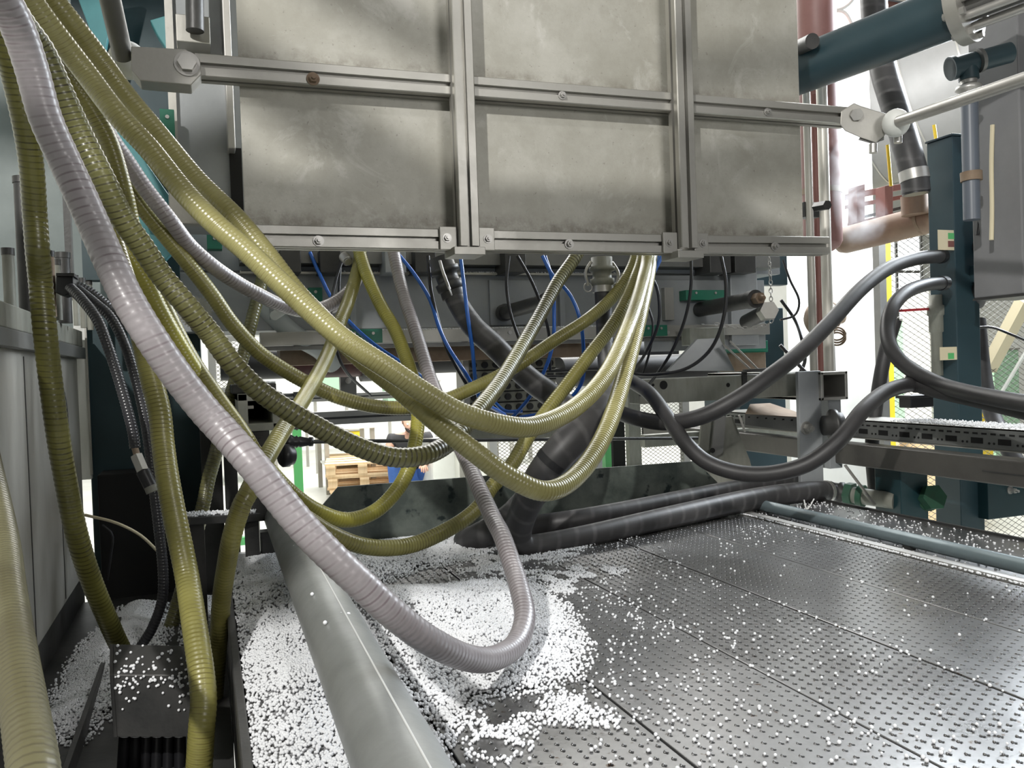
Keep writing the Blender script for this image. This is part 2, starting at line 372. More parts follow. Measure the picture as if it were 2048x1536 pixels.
for i in range(1, 6):
    for (x, y) in studs(xs[i]+.012, xs[i+1]-.006, .55, 1.98):
        c = (x+.0012, y-.0030, ZB+.0003); hb.add([(c[0]+.0019*cos(2*pi*k/6), c[1]+.0016*sin(2*pi*k/6), c[2]) for k in range(6)], [tuple(range(6))])
bed.part('perforation', hb, SLOT, kind='stuff')
bed.part('seam_filler', MB().box(.03, 1.285, .36, 2.02, ZB-.03, ZB-.013), SLOT)
bed.part('side_apron', MB().box(.018, .030, .36, 2.02, .84, ZB+.004), DSTEEL, b=.002)
bed.part('cross_member', MB().box(.03, 1.5, .5, .56, .86, .965), DSTEEL); bed.part('cross_member', MB().box(.03, 1.5, 1.7, 1.76, .86, .965), DSTEEL)
bed.part('edge_strip', MB().box(1.292, 1.315, .36, 2.3, ZB-.01, ZB+.006), STEEL, b=.001)
for x, y in ((.08, .5), (1.5, .5), (.08, 1.9), (1.5, 1.9)): bed.part('leg', MB().box(x-.03, x+.03, y-.03, y+.03, 0, .90), TEALD)
bed.end()
tray = Thing('side_tray', 'narrow dark steel side tray sprinkled with beads, right of the long round grey rail', 'tray')
tray.part('tray_floor', MB().box(1.318, 1.62, .7, 2.4, ZB-.02, ZB-.004), BED)
tray.part('tray_lip', MB().box(1.612, 1.62, .7, 2.4, ZB-.004, ZB+.001), DSTEEL)
tray.end()
pr = Thing('guide_rail', 'long slim round blue-grey rail running along the right edge of the bed', 'rail')
p0, p1 = np.array([1.362, 2.0, ZB+.016]), np.array([1.345, .7, ZB+.016])
pr.part('rail_tube', MB().cyl(p0, p1, .0145, n=24), mat('rail_paint', (.20, .25, .27), .35, .3, (.14, .18, .19), 8, .2))
for k in (.12, .5, .9): c = p0+(p1-p0)*k; pr.part('support_foot', MB().box(c[0]-.008, c[0]+.008, c[1]-.01, c[1]+.01, ZB-.004, ZB+.006), DSTEEL)
pr.end()
# galvanised tube in the foreground
bt = Thing('galvanised_tube', 'thick galvanised steel tube lying lengthwise over the beads in the foreground', 'tube')
bt.part('tube_body', MB().cyl((.150, 2.42, 1.085), (.1335, .30, 1.075), .0365, n=48), GALV)
sw = MB(); pts = [np.array([.150, 2.42, 1.085])*(1-k)+np.array([.1335, .30, 1.075])*k + np.array([.004*0+.006, 0, .0358]) for k in np.linspace(0, 1, 40)]
sw.tube(pts, .0012, n=6, step=.02); bt.part('weld_seam', sw, mat('weld_bead', (.62, .63, .62), .5, .1))
bt.part('saddle', MB().box(.10, .17, 1.93, 1.97, ZB, 1.056), DSTEEL)
bt.part('saddle', MB().box(.10, .17, .42, .46, ZB, 1.046), DSTEEL); bt.end()

# deflector plate across the far end of the bed
kp = Thing('deflector_plate', 'dark green-grey steel deflector plate standing across the far end of the bed', 'plate')
YK = 1.99
pl = [oy(*p, YK) for p in ((640, 1016), (676, 974), (1060, 945), (1066, 1085), (760, 1100), (705, 1092))]
for p in pl: p[1] = YK
kp.part('plate_sheet', MB().prism(pl, (0, .006, 0)), KICK, b=.001)
pl2 = [oy(*p, YK+.004) for p in ((1050, 946), (1386, 921), (1428, 962), (1462, 1020), (1300, 1075), (1066, 1085))]
pl2 = [np.array([p[0], YK-.004, max(p[2], ZB)]) for p in pl2]
kp.part('plate_sheet', MB().prism(pl2, (0, -.006, 0)), KICK, b=.001)
for p in ((1066, 1020), (690, 1030)): q = oy(*p, YK-.012); kp.part('bolt', MB().hexbolt(q, (0, -1, 0), .006, .006), STEEL)
kp.end()

# ================================================================== BEADS (geometry-node instances on real points)
def seg_in(poly, x, y):
    ins = np.zeros(len(x), bool); n = len(poly); dmin = np.full(len(x), 9.0)
    for i in range(n):
        x0, y0 = poly[i]; x1, y1 = poly[(i+1) % n]
        c = ((y0 > y) != (y1 > y)) & (x < (x1-x0)*(y-y0)/(y1-y0+1e-12)+x0); ins ^= c
        dx, dy = x1-x0, y1-y0; t = np.clip(((x-x0)*dx+(y-y0)*dy)/(dx*dx+dy*dy), 0, 1)
        dmin = np.minimum(dmin, np.hypot(x-x0-t*dx, y-y0-t*dy))
    return np.where(ins, dmin, -dmin)
NZ = rng.random((64, 64))
def vn(x, y, s):
    x = x*s+17.3; y = y*s+5.1; xi = np.floor(x).astype(int); yi = np.floor(y).astype(int); fx = x-xi; fy = y-yi
    fx = fx*fx*(3-2*fx); fy = fy*fy*(3-2*fy); g = lambda a, b: NZ[a % 64, b % 64]
    return (g(xi, yi)*(1-fx)+g(xi+1, yi)*fx)*(1-fy)+(g(xi, yi+1)*(1-fx)+g(xi+1, yi+1)*fx)*fy
def W(pts, z=ZB): return [tuple(oz(*p, z)[:2]) for p in pts]
A_ = [(.031, .40), (.031, 1.99), (.62, 1.99)] + W([(1010, 1085), (940, 1120), (830, 1140), (720, 1185), (850, 1178), (960, 1160), (1080, 1170), (1130, 1225), (1165, 1290), (1150, 1350), (1075, 1380), (960, 1395), (930, 1440), (890, 1500), (880, 1560)])
SP = [W([(1060, 1390), (1210, 1400), (1220, 1450), (1040, 1440)]), W([(950, 1440), (1060, 1450), (1020, 1520), (960, 1510)]), W([(1050, 1155), (1180, 1130), (1250, 1140), (1120, 1190)]), W([(930, 1110), (1080, 1110), (1200, 1080), (1060, 1150), (930, 1150)])]
def height(x, y):
    d = seg_in(A_, x, y); h = np.clip(d/.12, 0, 1)*.010*(.25+1.1*vn(x, y, 9)) + .004*np.clip(vn(x, y, 22)-.45, 0, 1)*(d > .01)
    for cx, cy, r, a in ((.30, 1.35, .12, .020), (.07, 1.1, .10, .012), (.27, 1.62, .16, .018), (.42, 1.13, .10, .016), (.10, 1.55, .12, .012), (.36, .95, .07, .010)):
        h += a*np.exp(-((x-cx)**2+(y-cy)**2)/r**2)*np.clip(d/.05, 0, 1)
    e = np.clip((x-.03)/.035, 0, 1); hw = np.clip(np.abs(x-.2265)/.02, .25, 1)
    return h*e*hw
gx, gy = np.meshgrid(np.linspace(.031, .75, 110), np.linspace(.40, 1.985, 240)); H = height(gx.ravel(), gy.ravel())
keep = H > .0022
vid = np.arange(gx.size).reshape(gx.shape); pm = MB(); pm.v = [(a, b, ZB + max(h-.0018, -.0005)) for a, b, h in zip(gx.ravel(), gy.ravel(), H)]
for i in range(gx.shape[0]-1):
    for j in range(gx.shape[1]-1):
        q = (vid[i, j], vid[i, j+1], vid[i+1, j+1], vid[i+1, j])
        if all(keep[k] for k in q): pm.f.append(tuple(int(k) for k in q)); pm.sm.append(True)
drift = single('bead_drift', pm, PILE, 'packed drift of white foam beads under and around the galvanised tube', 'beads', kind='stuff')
# loose beads
N1 = 150000
x = rng.uniform(.031, .80, N1); y = rng.uniform(.42, 1.985, N1); d = seg_in(A_, x, y); h = height(x, y)
dens = np.clip((d+.025)/.05, 0, 1)*(.56+.40*vn(x, y, 30)); dens *= np.where(np.abs(x-.2265) < .006, .35, 1)
for sp in SP: ds = seg_in(sp, x, y); dens = np.maximum(dens, np.clip((ds+.02)/.05, 0, .55)*(vn(x, y, 40) > .35))
k = rng.random(N1) < dens; pts = np.c_[x[k], y[k], ZB+h[k]+.0016+rng.uniform(0, .0012, k.sum())*(h[k] > .002)]
N2 = 26000; x = rng.uniform(.35, 1.28, N2); y = rng.uniform(.5, 1.98, N2)
far = np.exp(-((x-.5)**2/.09+(y-1.25)**2/.55)); dd = .015+.02*(x<.9)+.30*far*np.clip((.92-x)/.35,0,1)*(vn(x, y, 12) > .42) + .10*(y > 1.45)*(vn(x, y, 9) > .4)
nr = np.min([np.abs(x-s) for s in xs[2:6]], 0); dd += .55*(nr < .005)*np.clip((x*0+1.7-y), .2, 1)*(vn(x, y, 16) > .4)
k = rng.random(N2) < dd*.62; pts = np.vstack([pts, np.c_[x[k], y[k], np.full(k.sum(), ZB+.0018)]])
N3 = 2600; x = rng.choice([1.0, 0.0], N3); x = np.where(x > .5, rng.uniform(1.287, 1.30, N3), rng.uniform(1.32, 1.6, N3)); y = rng.uniform(.8, 2.3, N3)
pts = np.vstack([pts, np.c_[x, y, np.where(x > 1.31, ZB-.002, ZB+.0025)]])

def bead_group():
    g = bpy.data.node_groups.new('beads', 'GeometryNodeTree')
    g.interface.new_socket('Geometry', in_out='INPUT', socket_type='NodeSocketGeometry'); g.interface.new_socket('Geometry', in_out='OUTPUT', socket_type='NodeSocketGeometry')
    n = g.nodes; l = g.links; gi = n.new('NodeGroupInput'); go = n.new('NodeGroupOutput')
    ic = n.new('GeometryNodeMeshIcoSphere'); ic.inputs['Radius'].default_value = .002; ic.inputs['Subdivisions'].default_value = 2
    ss = n.new('GeometryNodeSetShadeSmooth'); sm = n.new('GeometryNodeSetMaterial'); sm.inputs['Material'].default_value = BEAD
    ip = n.new('GeometryNodeInstanceOnPoints'); rv = n.new('FunctionNodeRandomValue'); rv.data_type = 'FLOAT'
    rv.inputs[2].default_value = .68; rv.inputs[3].default_value = 1.18
    l.new(ic.outputs[0], ss.inputs[0]); l.new(ss.outputs[0], sm.inputs[0]); l.new(sm.outputs[0], ip.inputs['Instance'])
    l.new(gi.outputs[0], ip.inputs['Points']); l.new(rv.outputs[1], ip.inputs['Scale']); l.new(ip.outputs[0], go.inputs[0]); return g
BG = bead_group()
def beads(name, P, label):
    me = bpy.data.meshes.new(name); base = P.mean(0); base[2] = P[:, 2].min(); me.from_pydata((P-base).tolist(), [], []); me.materials.append(BEAD)
    o = bpy.data.objects.new(name, me); COL.objects.link(o); o.location = base; o['label'] = label; o['category'] = 'beads'; o['kind'] = 'stuff'
    md = o.modifiers.new('beads', 'NODES'); md.node_group = BG; return o
beads('foam_beads', pts, 'tiny white foam beads spilled loosely over the wide studded bed')
# a few single beads on the tube
for i, (px, py) in enumerate([(682, 1229), (697, 1229), (650, 1246), (624, 1189), (588, 1093), (618, 1115)]):
    q = oz(px, py, 1.112); single('foam_bead', MB().sphere((q[0], q[1], 1.1125), .0025 if i < 4 else .002, 12), BEAD, 'single white bead on the galvanised tube, ' + ['left one of the close pair', 'right one of the close pair', 'the nearest to the viewer', 'on the left flank halfway along', 'the farthest one under the lilac hose', 'second farthest near the lilac hose'][i], 'bead', group='beads on the galvanised tube')

# ================================================================== GUARD SCREEN OF SHEET AND ALUMINIUM PROFILE
def psec(wd=.040, s=.0085, dp=.011, c=.0018):
    h = wd/2; k = s/2
    q = [(-h+c, -h), (-k, -h), (-k, -h+dp), (k, -h+dp), (k, -h), (h-c, -h), (h, -h+c)]
    out = []
    for r in range(4):
        ca, sa = cos(r*pi/2), sin(r*pi/2)
        out += [(a*ca-b*sa, a*sa+b*ca) for a, b in q]
    return out
SEC = psec()
gs = Thing('guard_screen', 'large hanging screen of weathered grey sheets framed by slotted aluminium bars', 'screen')
YP = 1.600; XL, XR = .078, 1.313; ZBt = 1.668; ZT = 2.55
cols = [(XL, .474), (.494, .960), (.985, XR)]; zr = [(ZBt, 1.945), (1.948, ZT)]
for a, b in ((XL, .484), (.486, .972), (.974, XR)):
    for z0, z1 in zr: gs.part('panel', MB().box(a, b, YP, YP+.004, z0, z1), PLATE, b=.0006)
def prof(name, p0, p1, up=(0, 0, 1)): return gs.part(name, MB().extr(p0, p1, SEC, up), ALU)
v1 = prof('upright_profile', (.484, YP-.045, 1.636), (.484, YP-.045, ZT), (0, 1, 0))
v2 = prof('upright_profile', (.969, YP-.045, 1.640), (.969, YP-.045, ZT), (0, 1, 0))
prof('crossbar_profile', (.004, YP-.021, 1.945), (1.425, YP-.021, 1.955))
for a, b in ((.095, .463), (.505, .948), (.990, 1.352)): prof('bottom_profile', (a, YP-.021, 1.651), (b, YP-.021, 1.651+(.004 if a > .9 else 0)))
# corner blocks at the feet of the uprights
for x in (.463, .505, .948, .990):
    s_ = 1 if x in (.505, .990) else -1
    cb = gs.part('corner_bracket', MB().box(min(x, x+s_*.034), max(x, x+s_*.034), YP-.049, YP-.042, 1.630, 1.674), ALU, b=.001)
    gs.part('slotted_nut', MB().hexbolt((x+s_*.020, YP-.0492, 1.652), (0, -1, 0), .0062, .007), STEEL, parent=cb)
for x in (.484, .969): gs.part('foot_block', MB().box(x-.034, x+.028, YP-.072, YP-.002, 1.618, 1.633), ALU, b=.001)
for px, py in ((637, 482), (1138, 488), (1549, 493)):
    q = oy(px, py, YP-.042); gs.part('washer_bolt', MB().hexbolt(q, (0, -1, 0), .0068, .009), STEEL)
for px, py in ((1124, 191), (1534, 224)):
    q = oy(px, py, YP-.042); gs.part('washer_bolt', MB().hexbolt(q, (0, -1, 0), .0058, .008), STEEL)
q = oy(626, 158, YP-.042); gs.part('washer_bolt', MB().hexbolt(q, (0, -1, 0), .0082, .010), RUST, label='rusty bolt')
gs.end()

# unseen bars of the added overhead gantry (above and behind the viewpoint); they shade the lamp on the screen
og = Thing('overhead_blocker', 'dark steel overhead gantry of bars and plates, unseen, added to shade the screen and hoses', 'blocker')
LMP = np.array([-1.5, -1.3, 3.3])
def shade(px, py, yy=.25): p = oy(px, py, YP); k = (yy-LMP[1])/(p[1]-LMP[1]); return LMP+(p-LMP)*k
def brace(a, b, wpx):
    a_, b_ = shade(*a), shade(*b); n1 = shade(a[0], a[1]+wpx/2); n0 = shade(a[0], a[1]-wpx/2); dd = nrm(b_-a_); wv = n1-n0; wd = np.linalg.norm(wv-dd*np.dot(wv, dd))
    og.part('shade_bar', MB().bar(a_, b_, .02, wd), DSTEEL, b=.002)
L2 = lambda px, py, d: (lambda p: LMP+(p-LMP)*((.25-LMP[1])/(p[1]-LMP[1])))(at(px, py, d))
og.part('hose_shade', MB().prism([L2(-350, -350, 1.1), L2(330, -350, 1.3), L2(360, 160, 1.4), L2(200, 330, 1.1), L2(40, 400, .8), L2(-350, 400, .8)], (0, .01, 0)), DSTEEL)  # unseen plate added to keep the front lamp off the upper-left hoses
brace((330, 20), (900, 420), 165); brace((620, -60), (900, 100), 120); brace((330, 240), (760, 560), 110); brace((1360, 150), (1750, 95), 85); brace((1365, 350), (1700, 300), 110)
for zz in (2.86, 2.18): og.part('blocker_bar', MB().box(-1.6, 1.5, .27, .33, zz, zz+.06) if zz > 2.5 else MB().box(-1.6, -1.2, .27, .33, zz, zz+.06), DSTEEL, b=.003)
for x in (-1.55, 1.45): og.part('blocker_post', MB().box(x-.04, x+.04, .26, .34, 0 if x < 0 else 2.9, 2.95 if x < 0 else 3.6), DSTEEL)
og.part('shade_sheet', MB().box(-1.1, -.45, -.12, .03, 2.30, 2.31), DSTEEL); og.part('shade_sheet', MB().box(-1.1, .20, .30, .58, 2.30, 2.31), DSTEEL)  # unseen sheets added to darken the top-left hoses
og.end()

# clevis joint left
cl = Thing('clevis_joint', 'faceted grey metal fork block at the left end of the crossbar', 'joint')
YC = 1.545
def ypoly(P, Y, th): return MB().prism([np.array([oy(*p, Y)[0], Y, oy(*p, Y)[2]]) for p in P], (0, th, 0))
cl.part('fork_block', ypoly([(262, 92), (370, 98), (400, 118), (403, 148), (382, 170), (280, 161), (262, 140)], YC, .05), ALU, b=.0015)
q = oy(374, 128, YC); cl.part('hex_bolt', MB().cyl(q, q+np.array([0, -.003, 0]), .021, n=28).cyl(q+np.array([0, -.003, 0]), q+np.array([0, -.014, 0]), .0155, n=6), STEEL)
a, b = at(208, -60, 1.32), at(246, 112, 1.42)
cl.part('bush', MB().lathe(at(258, 128, 1.50), nrm(at(236, 60, 1.36)-at(258, 128, 1.50)), [(0, .0), (0, .024), (.006, .031), (.028, .031), (.036, .024), (.037, .0)], 32), WHITE, label='pale plastic bush')
cl.end()
single('push_rod', MB().cyl(at(200, -90, 1.28), at(246, 112, 1.44), .0165, n=28), ALUB, 'round steel rod coming down into the bush of the left fork block', 'rod')
# clevis joint right
cr = Thing('clevis_joint', 'faceted grey metal fork block at the right end of the crossbar', 'joint')
d0 = 1.93
cr.part('fork_block', MB().prism([at(*p, d0) for p in ((1682, 222), (1708, 206), (1722, 212), (1775, 228), (1790, 248), (1768, 272), (1752, 286), (1722, 276), (1690, 262), (1680, 250))], nrm(ray(1730, 240))*.045), ALU, b=.002)
cr.part('fork_block', MB().prism([at(*p, d0+.005) for p in ((1722, 272), (1768, 262), (1768, 280), (1745, 288), (1716, 280))], nrm(ray(1730, 240))*.03), ALUB)
q = at(1714, 229, d0); cr.part('hex_bolt', MB().cyl(q, q-nrm(ray(1714, 229))*.012, .0145, n=6), STEEL)
cr.part('bush', MB().sphere(at(1792, 246, 1.90), .030, 24, (1, 1, 1.05)), WHITE, label='white plastic ball bush')
for px, py in ((1746, 288), (1796, 268)): cr.part('pin', MB().cyl(at(px, py, 1.92), at(px, py+18, 1.92), .009, n=16), STEEL)
cr.end()
single('push_rod', MB().cyl(at(1798, 243, 1.875), at(2120, 133, 1.45), .0125, n=28), STEEL, 'long polished steel rod rising to the right edge from the white ball bush', 'rod')

# ================================================================== MACHINE BEHIND THE SCREEN
mb_ = Thing('press_frame', 'blue-grey steel press body behind and under the hanging screen', 'machine')
YM = 2.32
mb_.part('main_beam', ybox(352, 548, 1462, 655, YM, .22), GREYB, b=.002)
mb_.part('upper_beam', ybox(352, 400, 1558, 545, YM+.03, .2), GREYB, b=.002)
mb_.part('end_plate', ybox(1290, 560, 1530, 700, YM-.01, .012), GREYB, b=.001)
mb_.part('end_plate', ybox(1210, 545, 1300, 640, YM-.012, .01), GREYB, b=.001)
mb_.part('end_plate', ybox(980, 560, 1075, 650, YM-.01, .01), GREYB, b=.001)
mb_.part('ledge', ybox(480, 545, 1300, 549, YM-.03, .05), ALU)
lr = mb_.part('lower_rail', ybox(520, 656, 1540, 680, YM-.035, .04), ALU, b=.001)
mb_.part('lower_rail_lip', ybox(520, 682, 1460, 690, YM-.02, .04), ALUB)
for px in list(range(995, 1090, 24)) + [1335, 1370, 1440, 640, 700, 760]:
    q = oy(px, 665, YM-.035); mb_.part('socket_screw', MB().cyl(q, q+np.array([0, -.006, 0]), .0055, n=14), STEEL, parent=lr)
mb_.part('rusty_beam', ybox(560, 691, 1180, 722, YM+.05, .10), RUST)
for k, (a, b_, c, d_) in enumerate([(538, 582, 552, 640), (700, 575, 712, 652), (905, 515, 925, 560), (1120, 560, 1130, 655), (1463, 530, 1476, 690)]):
    mb_.part('stiffener', ybox(a, b_, c, d_, YM-.02, .03), GREYB)
mb_.part('upper_valve_strip', ybox(480, 505, 1560, 530, YM-.06, .08), ALUB)
for px in (560, 640, 770, 830, 1010, 1420, 1470): mb_.part('valve_block', ybox(px, 500, px+42, 545, YM-.10, .09), DSTEEL if px != 770 else GREYB, b=.002)
P9 = []
for (xa_, xb_, py_, yy_, zo) in ((480, 1300, 545, YM-.03, .002), (520, 1540, 656, YM-.035, .002)):
    for k in range(700):
        px_ = rng.uniform(xa_, xb_); q_ = oy(px_, py_, yy_); P9.append([q_[0], yy_+rng.uniform(.0, .02), 0, py_])
for py_ in (545, 656):
    sel = [p for p in P9 if p[3] == py_]; zt = yrect(480, 545, 1300, 549, YM-.03)[3] if py_ == 545 else yrect(520, 656, 1540, 680, YM-.035)[3]
    beads('foam_beads', np.array([[p[0], p[1], zt+.0015] for p in sel if vn(np.array([p[0]]), np.array([p[1]]), 14)[0] > .45]), 'fine line of white foam beads on the %s ledge of the press body' % ('upper' if py_ == 545 else 'lower'))
# lug plates
mb_.part('side_cheek', ybox(1462, 520, 1516, 690, YM-.03, .04), GREYB, b=.003, label='pale grey rounded cheek plate')
mb_.part('square_cover', ybox(1330, 575, 1348, 640, YM-.03, .02), ALU, b=.001)
mb_.end()
def green_block(x0, y0, x1, y1, Y, dy, label, nb=2):
    t = Thing('green_block', label, 'block', group=None); t.part('block_body', ybox(x0, y0, x1, y1, Y, dy), GREENB, b=.001)
    for k in range(nb):
        q = oy(x0+(x1-x0)*(k+.5)/nb, y0+(y1-y0)*.3, Y); t.part('screw', MB().cyl(q, q+np.array([0, -.004, 0]), .004, n=12), STEEL)
    t.end()
green_block(690, 658, 765, 686, YM-.05, .04, 'small green plastic block under the beam, behind the crossing yellow hoses')
green_block(1283, 650, 1335, 672, YM-.05, .04, 'small green plastic block right of the pale hoses on the lower rail')
green_block(1372, 580, 1450, 600, YM-.05, .04, 'wide green plastic block above the right spindle', 2)
green_block(1465, 682, 1536, 702, YM+.2, .06, 'low green plastic strip above the rusty block by the dark teal column', 1)
green_block(320, 218, 349, 272, 1.9, .02, 'small bright green plastic plate with one screw beside the blue-grey column', 1)
green_block(414, 468, 444, 498, YM-.05, .04, 'small green plastic block behind the yellow hose pair left of the screen', 1)
green_block(617, 575, 645, 604, YM-.05, .03, 'dark green plastic block behind the upper yellow hose', 1)

# spindles
def spindle(px0, py0, px1, py1, d1, d2, r, label, cap):
    t = Thing('spindle', label, 'spindle'); a, b = at(px0, py0, d1), at(px1, py1, d2); u = nrm(b-a)
    t.part('mounting_flange', MB().cyl(a-u*.012, a+u*.006, r*1.25, n=28), DSTEEL)
    t.part('shaft', MB().cyl(a, b, r, n=28), DSTEEL)
    t.part('collar', MB().cyl(b-u*.028, b+u*.004, r*1.12, n=28), DSTEEL)
    t.part('end_nut', MB().cyl(b+u*.004, b+u*.03, r*.72, n=6).cyl(b+u*.03, b+u*.048, r*.4, r*.2, n=16), cap); t.end()
spindle(1010, 625, 1090, 603, 2.42, 2.15, .020, 'dark greasy spindle pointing forward between the olive hose and the black cable', DSTEEL)
spindle(1385, 622, 1510, 598, 2.72, 2.35, .023, 'dark greasy spindle pointing forward at the right end of the beam', RUST)
hn = Thing('hex_nut_end', 'big pale hex nut on a threaded end below the chain', 'nut')
a = at(1500, 640, 2.5); b = at(1530, 625, 2.38); u = nrm(b-a)
hn.part('thread', MB().cyl(a-u*.03, b, .022, n=20), DSTEEL); hn.part('nut', MB().cyl(b, b+u*.035, .027, n=6), ALU, b=.002); hn.end()
# chain
ch = Thing('chain', 'thin steel link chain looping down to the big hex nut', 'chain')
cp, _ = catmull([at(1538, 515, 2.4), at(1541, 560, 2.4), at(1542, 600, 2.38), at(1545, 640, 2.38), at(1510, 655, 2.38), at(1470, 655, 2.4), at(1430, 648, 2.42)], step=.013)
for i in range(len(cp)-1):
    c = (cp[i]+cp[i+1])/2; dd = nrm(cp[i+1]-cp[i]); _, u, v = frame(dd); s_ = u if i % 2 else v
    P = [c + dd*.0085*cos(t) + s_*.0045*sin(t) for t in np.linspace(0, 2*pi, 10)]
    ch.part('link', MB().tube(P, .0014, n=5, step=.004, caps=False), STEEL)
ch.end()

# red roller / dark shaft under the beam, pillar of holes, aluminium cross beams
dr = Thing('drive_roller', 'long dark roller with worn red sleeve below the press beam', 'roller')
a, b = oy(440, 722, 2.75), oy(1345, 712, 2.75); b[1] = a[1]; b[2] = a[2] = (a[2]+b[2])/2
dr.part('roller_body', MB().cyl(a, b, .047, n=36), BLACK)
a2 = oy(575, 722, 2.75); b2 = oy(720, 722, 2.75); a2[2] = b2[2] = a[2]; dr.part('red_sleeve', MB().cyl(a2, b2, .049, n=36), mat('dark_red', (.10, .02, .018), .5, 0, (.03, .012, .012), 14, .2), label='dark red sleeve')
dr.part('bearing', MB().cyl(b2, b2+np.array([.05, 0, 0]), .066, n=30), DSTEEL); dr.end()
dr = Thing('drive_roller', 'long dark roller right of the hole plate below the beam', 'roller')
a, b = oy(1120, 745, 2.62), oy(1420, 735, 2.62); b[1] = a[1]; b[2] = a[2]; dr.part('roller_body', MB().cyl(a, b, .050, n=32), BLACK); dr.part('axle', MB().cyl(a-np.array([.03, 0, 0]), b+np.array([.03, 0, 0]), .015, n=16), DSTEEL); dr.end()
hp = Thing('nozzle_manifold', 'upright manifold plate drilled with rows of dark round ports, behind the black hose', 'manifold')
X0, X1, Z0, Z1 = yrect(935, 694, 1112, 842, 2.5)
hp.part('manifold_plate', MB().box(X0, X1, 2.5, 2.56, Z0-.06, Z1), GRIME, b=.002)
for j in range(7):
    for i in range(8):
        x = X0+.02+i*(X1-X0-.04)/7; z = Z1-.02-j*.034
        hp.part('port', MB().cyl((x, 2.5, z), (x, 2.492, z), .0105, n=14), BLACKP)
    hp.part('joint_strip', MB().box(X0, X1, 2.497, 2.5, Z1-.039-j*.034, Z1-.035-j*.034), SLOT)
hp.part('side_post', MB().box(X0-.018, X0, 2.48, 2.56, Z0-.2, Z1+.02), ALU); hp.end()
def beamY(name, x0, y0, x1, y1, Y, dy, m, label, cat='beam'):
    t = Thing(name, label, cat); t.part('bar', ybox(x0, y0, x1, y1, Y, dy), m, b=.001)
    a, b, c, d = yrect(x0, y0, x1, y1, Y); h = (d-c)
    t.part('groove', MB().box(a, b, Y-.0005, Y+.001, c+h*.42, c+h*.58), SLOT)
    for e in (a+.01, b-.01): t.part('end_clip', MB().box(e-.012, e+.012, Y-.004, Y+dy*.5, c-.004, d+.004), DSTEEL)
    t.end()
beamY('cross_beam', 600, 816, 1010, 842, 3.0, .05, ALUB, 'dark slotted aluminium beam crossing above the crouching man')
beamY('cross_beam', 560, 786, 860, 800, 3.2, .04, ALU, 'pale slim beam under the drooping yellow hose in the distance')
beamY('cross_beam', 395, 790, 600, 798, 3.1, .04, ALUB, 'slim dark beam beside the open square tube at left')
hgr = Thing('hanger_post', 'grey drilled hanger post below the press beam right of the red sleeve', 'post')
X0, X1, Z0, Z1 = yrect(680, 690, 712, 800, 2.9); hgr.part('post_bar', MB().box(X0, X1, 2.9, 2.93, Z0, Z1), ALUB, b=.001)
for z in (.35, .75): hgr.part('bolt', MB().hexbolt(((X0+X1)/2, 2.9, Z0+(Z1-Z0)*z), (0, -1, 0), .007, .008), STEEL)
hgr.end()
# left bearing/gear, white elbow, couplings
ge = Thing('gear_wheel', 'small grey sprocket wheel on the left end of the press beam', 'gear')
c = oy(392, 625, 2.25); n = 30; P = []
for i in range(2*n):
    r = .036 if i % 2 else .041
    for da in (-.02, .02): a = pi*i/n + da; P.append(c+np.array([r*cos(a), 0, r*sin(a)]))
ge.part('sprocket', MB().prism(P, (0, .008, 0)), GRIME); ge.part('hub', MB().cyl(c+np.array([0, .004, 0]), c+np.array([0, -.012, 0]), .022, .02, n=28), GREYB)
ge.part('hub_bore', MB().cyl(c+np.array([0, -.011, 0]), c+np.array([0, -.0125, 0]), .012, n=24), SLOT); ge.end()
el = Thing('pipe_elbow', 'smooth pale grey pipe with an elbow under the lilac hose, left below the screen', 'pipe')
el.part('elbow_pipe', MB().tube([at(430, 590, 2.28), at(500, 600, 2.26), at(545, 630, 2.24), at(590, 670, 2.25), at(640, 700, 2.3), at(668, 730, 2.35)], .026, n=24, step=.01), mat('pale_grey_pvc', (.42, .45, .45), .4, 0))
el.part('stub', MB().cyl(at(548, 632, 2.2), at(572, 616, 2.16), .012, n=18), WHITE); el.end()
gp = Thing('pipe_stub', 'short pale plastic pipe stub between the crossing yellow hoses', 'pipe')
gp.part('stub_body', MB().cyl(at(648, 620, 2.12), at(700, 590, 2.05), .020, n=24), HG); gp.part('stub_collar', MB().cyl(at(645, 622, 2.125), at(655, 616, 2.11), .022, n=24), RUST); gp.end()
def coupling(px, py, px2, py2, d, r, label, m, m2):
    t = Thing('cam_coupling', label, 'coupling'); a, b = at(px, py, d), at(px2, py2, d); u = nrm(b-a); L_ = np.linalg.norm(b-a)
    t.part('coupling_body', MB().lathe(a, u, [(0, 0), (0, r), (L_*.3, r), (L_*.32, r*1.2), (L_*.45, r*1.2), (L_*.47, r*.9), (L_*.7, r*.9), (L_*.72, r*1.15), (L_*.9, r*1.1), (L_, r*.8), (L_, 0)], 28), m)
    _, s1, s2 = frame(u)
    for s_ in (-1, 1):
        lv = t.part('cam_lever', MB().tube([a+u*L_*.15+s1*s_*r*1.1, a+u*L_*.5+s1*s_*r*1.7, a+u*L_*.95+s1*s_*r*1.5], .004, n=8, step=.006), STEEL)
        t.part('pull_ring', MB().tube([a+u*L_*(1.0)+s1*s_*r*1.5+.011*(cos(q_)*u+sin(q_)*s1) for q_ in np.linspace(0, 2*pi, 12)], .0016, n=6, step=.004), STEEL, parent=lv)
    t.part('hose_clamp', MB().cyl(b-u*.004, b+u*.012, r*.98, n=28), m2); t.end()
coupling(1203, 515, 1205, 575, 2.06, .026, 'pale metal cam lever coupling on the vertical black hose below the screen', GRIME, STEEL)
coupling(880, 515, 905, 585, 2.03, .030, 'dark cam lever coupling on the slanting black hose below the screen', DSTEEL, DSTEEL)
